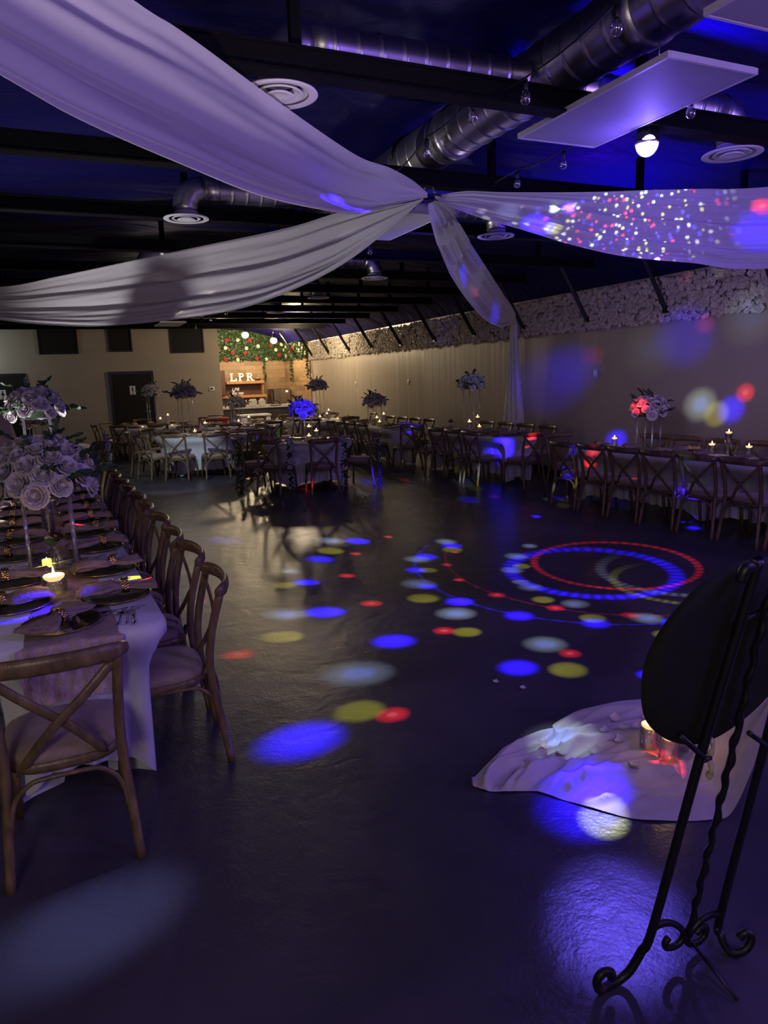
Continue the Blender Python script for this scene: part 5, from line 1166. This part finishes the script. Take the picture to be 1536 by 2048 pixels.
PAL = {'B': (.14,.04,6.0), 'R': (2.2,.05,.05), 'Y': (.84,.90,.015), 'W': (.46,.55,.62), 'V': (.26,.32,.62), 'U': (.09,.06,.62), 'C': (.62,.70,.72)}
HEAD = Vector((3.44,3.60,3.12))
def beam_lamp(name, loc, dots, gain, rings=(), speckle=False):
    dl = bpy.data.lights.new(name, 'SPOT' if speckle else 'POINT'); dl.energy = 2000
    if speckle: dl.spot_size = PI; dl.spot_blend = 0.0
    dl.shadow_soft_size = 0.0; dl.use_nodes = True
    do = bpy.data.objects.new(name, dl); COL.objects.link(do); do.location = loc
    nt = dl.node_tree; N = nt.nodes; LK = nt.links; em = N['Emission']
    gain /= 20.0
    inc_ = N.new('ShaderNodeNewGeometry').outputs['Incoming']
    st = {'acc': None}
    DP = HEAD - Vector(loc)
    def seq():                # evaluate the beams one after another (keeps the shader's working memory small)
        if st['acc'] is None: return inc_
        h = N.new('ShaderNodeVectorMath'); h.operation = 'MULTIPLY_ADD'; LK.new(st['acc'], h.inputs[0]); h.inputs[1].default_value = (1e-9,)*3; LK.new(inc_, h.inputs[2]); return h.outputs[0]
    def mathn(op, *xs):
        n = N.new('ShaderNodeMath'); n.operation = op
        for i, x in enumerate(xs):
            if isinstance(x, (int, float)): n.inputs[i].default_value = x
            else: LK.new(x, n.inputs[i])
        return n.outputs[0]
    def dotn(v, src=None):
        d = N.new('ShaderNodeVectorMath'); d.operation = 'DOT_PRODUCT'; LK.new(src or inc_, d.inputs[0]); d.inputs[1].default_value = v; return d.outputs['Value']
    def ramp(x, lo, hi, smooth=True):
        m = N.new('ShaderNodeMapRange'); m.interpolation_type = 'SMOOTHSTEP' if smooth else 'LINEAR'
        m.inputs[1].default_value = lo; m.inputs[2].default_value = hi; LK.new(x, m.inputs[0]); return m.outputs[0]
    def add_term(sock, col):
        v = N.new('ShaderNodeVectorMath'); v.operation = 'MULTIPLY_ADD'
        LK.new(sock, v.inputs[0]); v.inputs[1].default_value = col
        if st['acc'] is not None: LK.new(st['acc'], v.inputs[2])
        st['acc'] = v.outputs[0]
    def disc(u, r, col, soft=.5, fade=False):
        f = ramp(dotn(u, seq()), math.cos(r*1.25), math.cos(r*soft))
        add_term(mathn('MULTIPLY', f, f) if fade else f, col)
    for ux, uy, uz, r, c, s, dist in dots:
        p = Vector((ux,uy,uz))*dist + DP; dd = p.length; u = p.normalized(); r = r*dist/dd
        k = gain*s*dd*dd/(max(.28, abs(u.z)) if uz < -.25 else .7)
        col = Vector(PAL[c])*k
        if c == 'W':
            disc(u, r*1.15, Vector((.66,.90,.88))*k, .2); disc(u, r*.6, Vector((.10,.28,1.5))*k, .2)
        elif c == 'R':
            disc(u, r*.85, col*1.15, .1); disc(u, r*.3, Vector((.6,.3,.3))*k, .2)
        elif c == 'B': disc(u, r*1.25, col*1.3, .05, True)
        elif c in 'VUC': disc(u, r*1.45, col*1.25, .0, True)
        else: disc(u, r, col, .55)
    for i, (c, x, y, z, ang) in enumerate(rings):      # rings traced on the floor
        ax = Vector((x,y,z)).normalized(); e1 = ax.orthogonal().normalized(); e2 = ax.cross(e1)
        wd = (.022,.011,.017,.014,.004,.005)[i]; sg = (1.0,1.0,.75,.55,.35,.35)[i]*14
        src = seq()
        val = ramp(mathn('ABSOLUTE', mathn('SUBTRACT', mathn('ARCCOSINE', dotn(ax, src)), ang)), wd*1.2, wd*.3)
        ph = mathn('ARCTAN2', dotn(e2, src), dotn(e1, src))
        val = mathn('MULTIPLY', val, mathn('MULTIPLY_ADD', mathn('SINE', mathn('MULTIPLY', ph, 46.0 + 3*i)), .36, .64))
        if i >= 2:            # open arcs fade out on the far side
            tow = Vector((-.7,-.6,.0)); tow = (tow - ax*tow.dot(ax)).normalized()
            val = mathn('MULTIPLY', val, ramp(dotn(tow, src), -.14, .0, False))
        add_term(val, Vector(PAL[c])*gain*sg)
    if speckle:               # dense small dots thrown on the drape beside the lamp
        src = seq()
        vo = N.new('ShaderNodeTexVoronoi'); vo.voronoi_dimensions = '3D'; vo.inputs['Scale'].default_value = 19; vo.inputs['Randomness'].default_value = .8
        LK.new(src, vo.inputs['Vector'])
        sz = N.new('ShaderNodeSeparateXYZ'); LK.new(src, sz.inputs[0])
        f = mathn('MULTIPLY', mathn('MULTIPLY', ramp(vo.outputs['Distance'], .40, .18), ramp(dotn(Vector((.45,.86,-.20)).normalized(), src), math.cos(1.0), math.cos(.6), False)), mathn('MULTIPLY', ramp(sz.outputs['Z'], -.66, -.52, False), .7*gain))
        rp = N.new('ShaderNodeValToRGB'); rp.color_ramp.interpolation = 'CONSTANT'
        sv = N.new('ShaderNodeSeparateColor'); LK.new(vo.outputs['Color'], sv.inputs[0]); LK.new(sv.outputs[0], rp.inputs['Fac'])
        es = rp.color_ramp.elements; es[0].color = (.9,.95,.9,1); es[1].position = .26; es[1].color = (1,.05,.08,1)
        for pos, cc in ((.5,(.08,.06,1,1)),(.70,(.8,.8,.1,1)),(.84,(.7,.85,1,1))): e = es.new(pos); e.color = cc
        vv = N.new('ShaderNodeVectorMath'); vv.operation = 'SCALE'; LK.new(rp.outputs[0], vv.inputs[0]); LK.new(f, vv.inputs['Scale'])
        ad = N.new('ShaderNodeVectorMath'); ad.operation = 'ADD'; LK.new(st['acc'], ad.inputs[0]); LK.new(vv.outputs[0], ad.inputs[1]); st['acc'] = ad.outputs[0]
    LK.new(st['acc'], em.inputs['Color']); em.inputs['Strength'].default_value = 1.0
# shallow beams leave a lamp added below the right drape, steep ones the dome
side = [d for d in DOTS if d[2] > -.62 and d[6] > 3.4 and d[0]*.45+d[1]*.86 > .30]
beam_lamp('disco_beams', (3.44, 3.60, 3.02), [d for d in DOTS if d not in side], 1.0, RINGS, True)
beam_lamp('added_side_beams', (3.50, 3.75, 2.30), side, .10)

w = bpy.data.worlds.new('hall_dark'); SC.world = w; w.use_nodes = True
bg = w.node_tree.nodes['Background']; bg.inputs[0].default_value = (.48,.38,.85,1); bg.inputs[1].default_value = .07
SC.view_settings.view_transform = 'Standard'; SC.view_settings.look = 'None'; SC.view_settings.exposure = 0; SC.view_settings.gamma = 1
w.cycles.sampling_method = 'NONE'
for m in bpy.data.materials: m.cycles.emission_sampling = 'NONE'
cy = SC.cycles
cy.max_bounces = 5; cy.diffuse_bounces = 2; cy.glossy_bounces = 2; cy.transmission_bounces = 2; cy.transparent_max_bounces = 14; cy.use_adaptive_sampling = True; cy.adaptive_threshold = .05; cy.adaptive_min_samples = 20
cy.sample_clamp_indirect = 3; cy.caustics_reflective = False; cy.caustics_refractive = False; cy.blur_glossy = 1.0
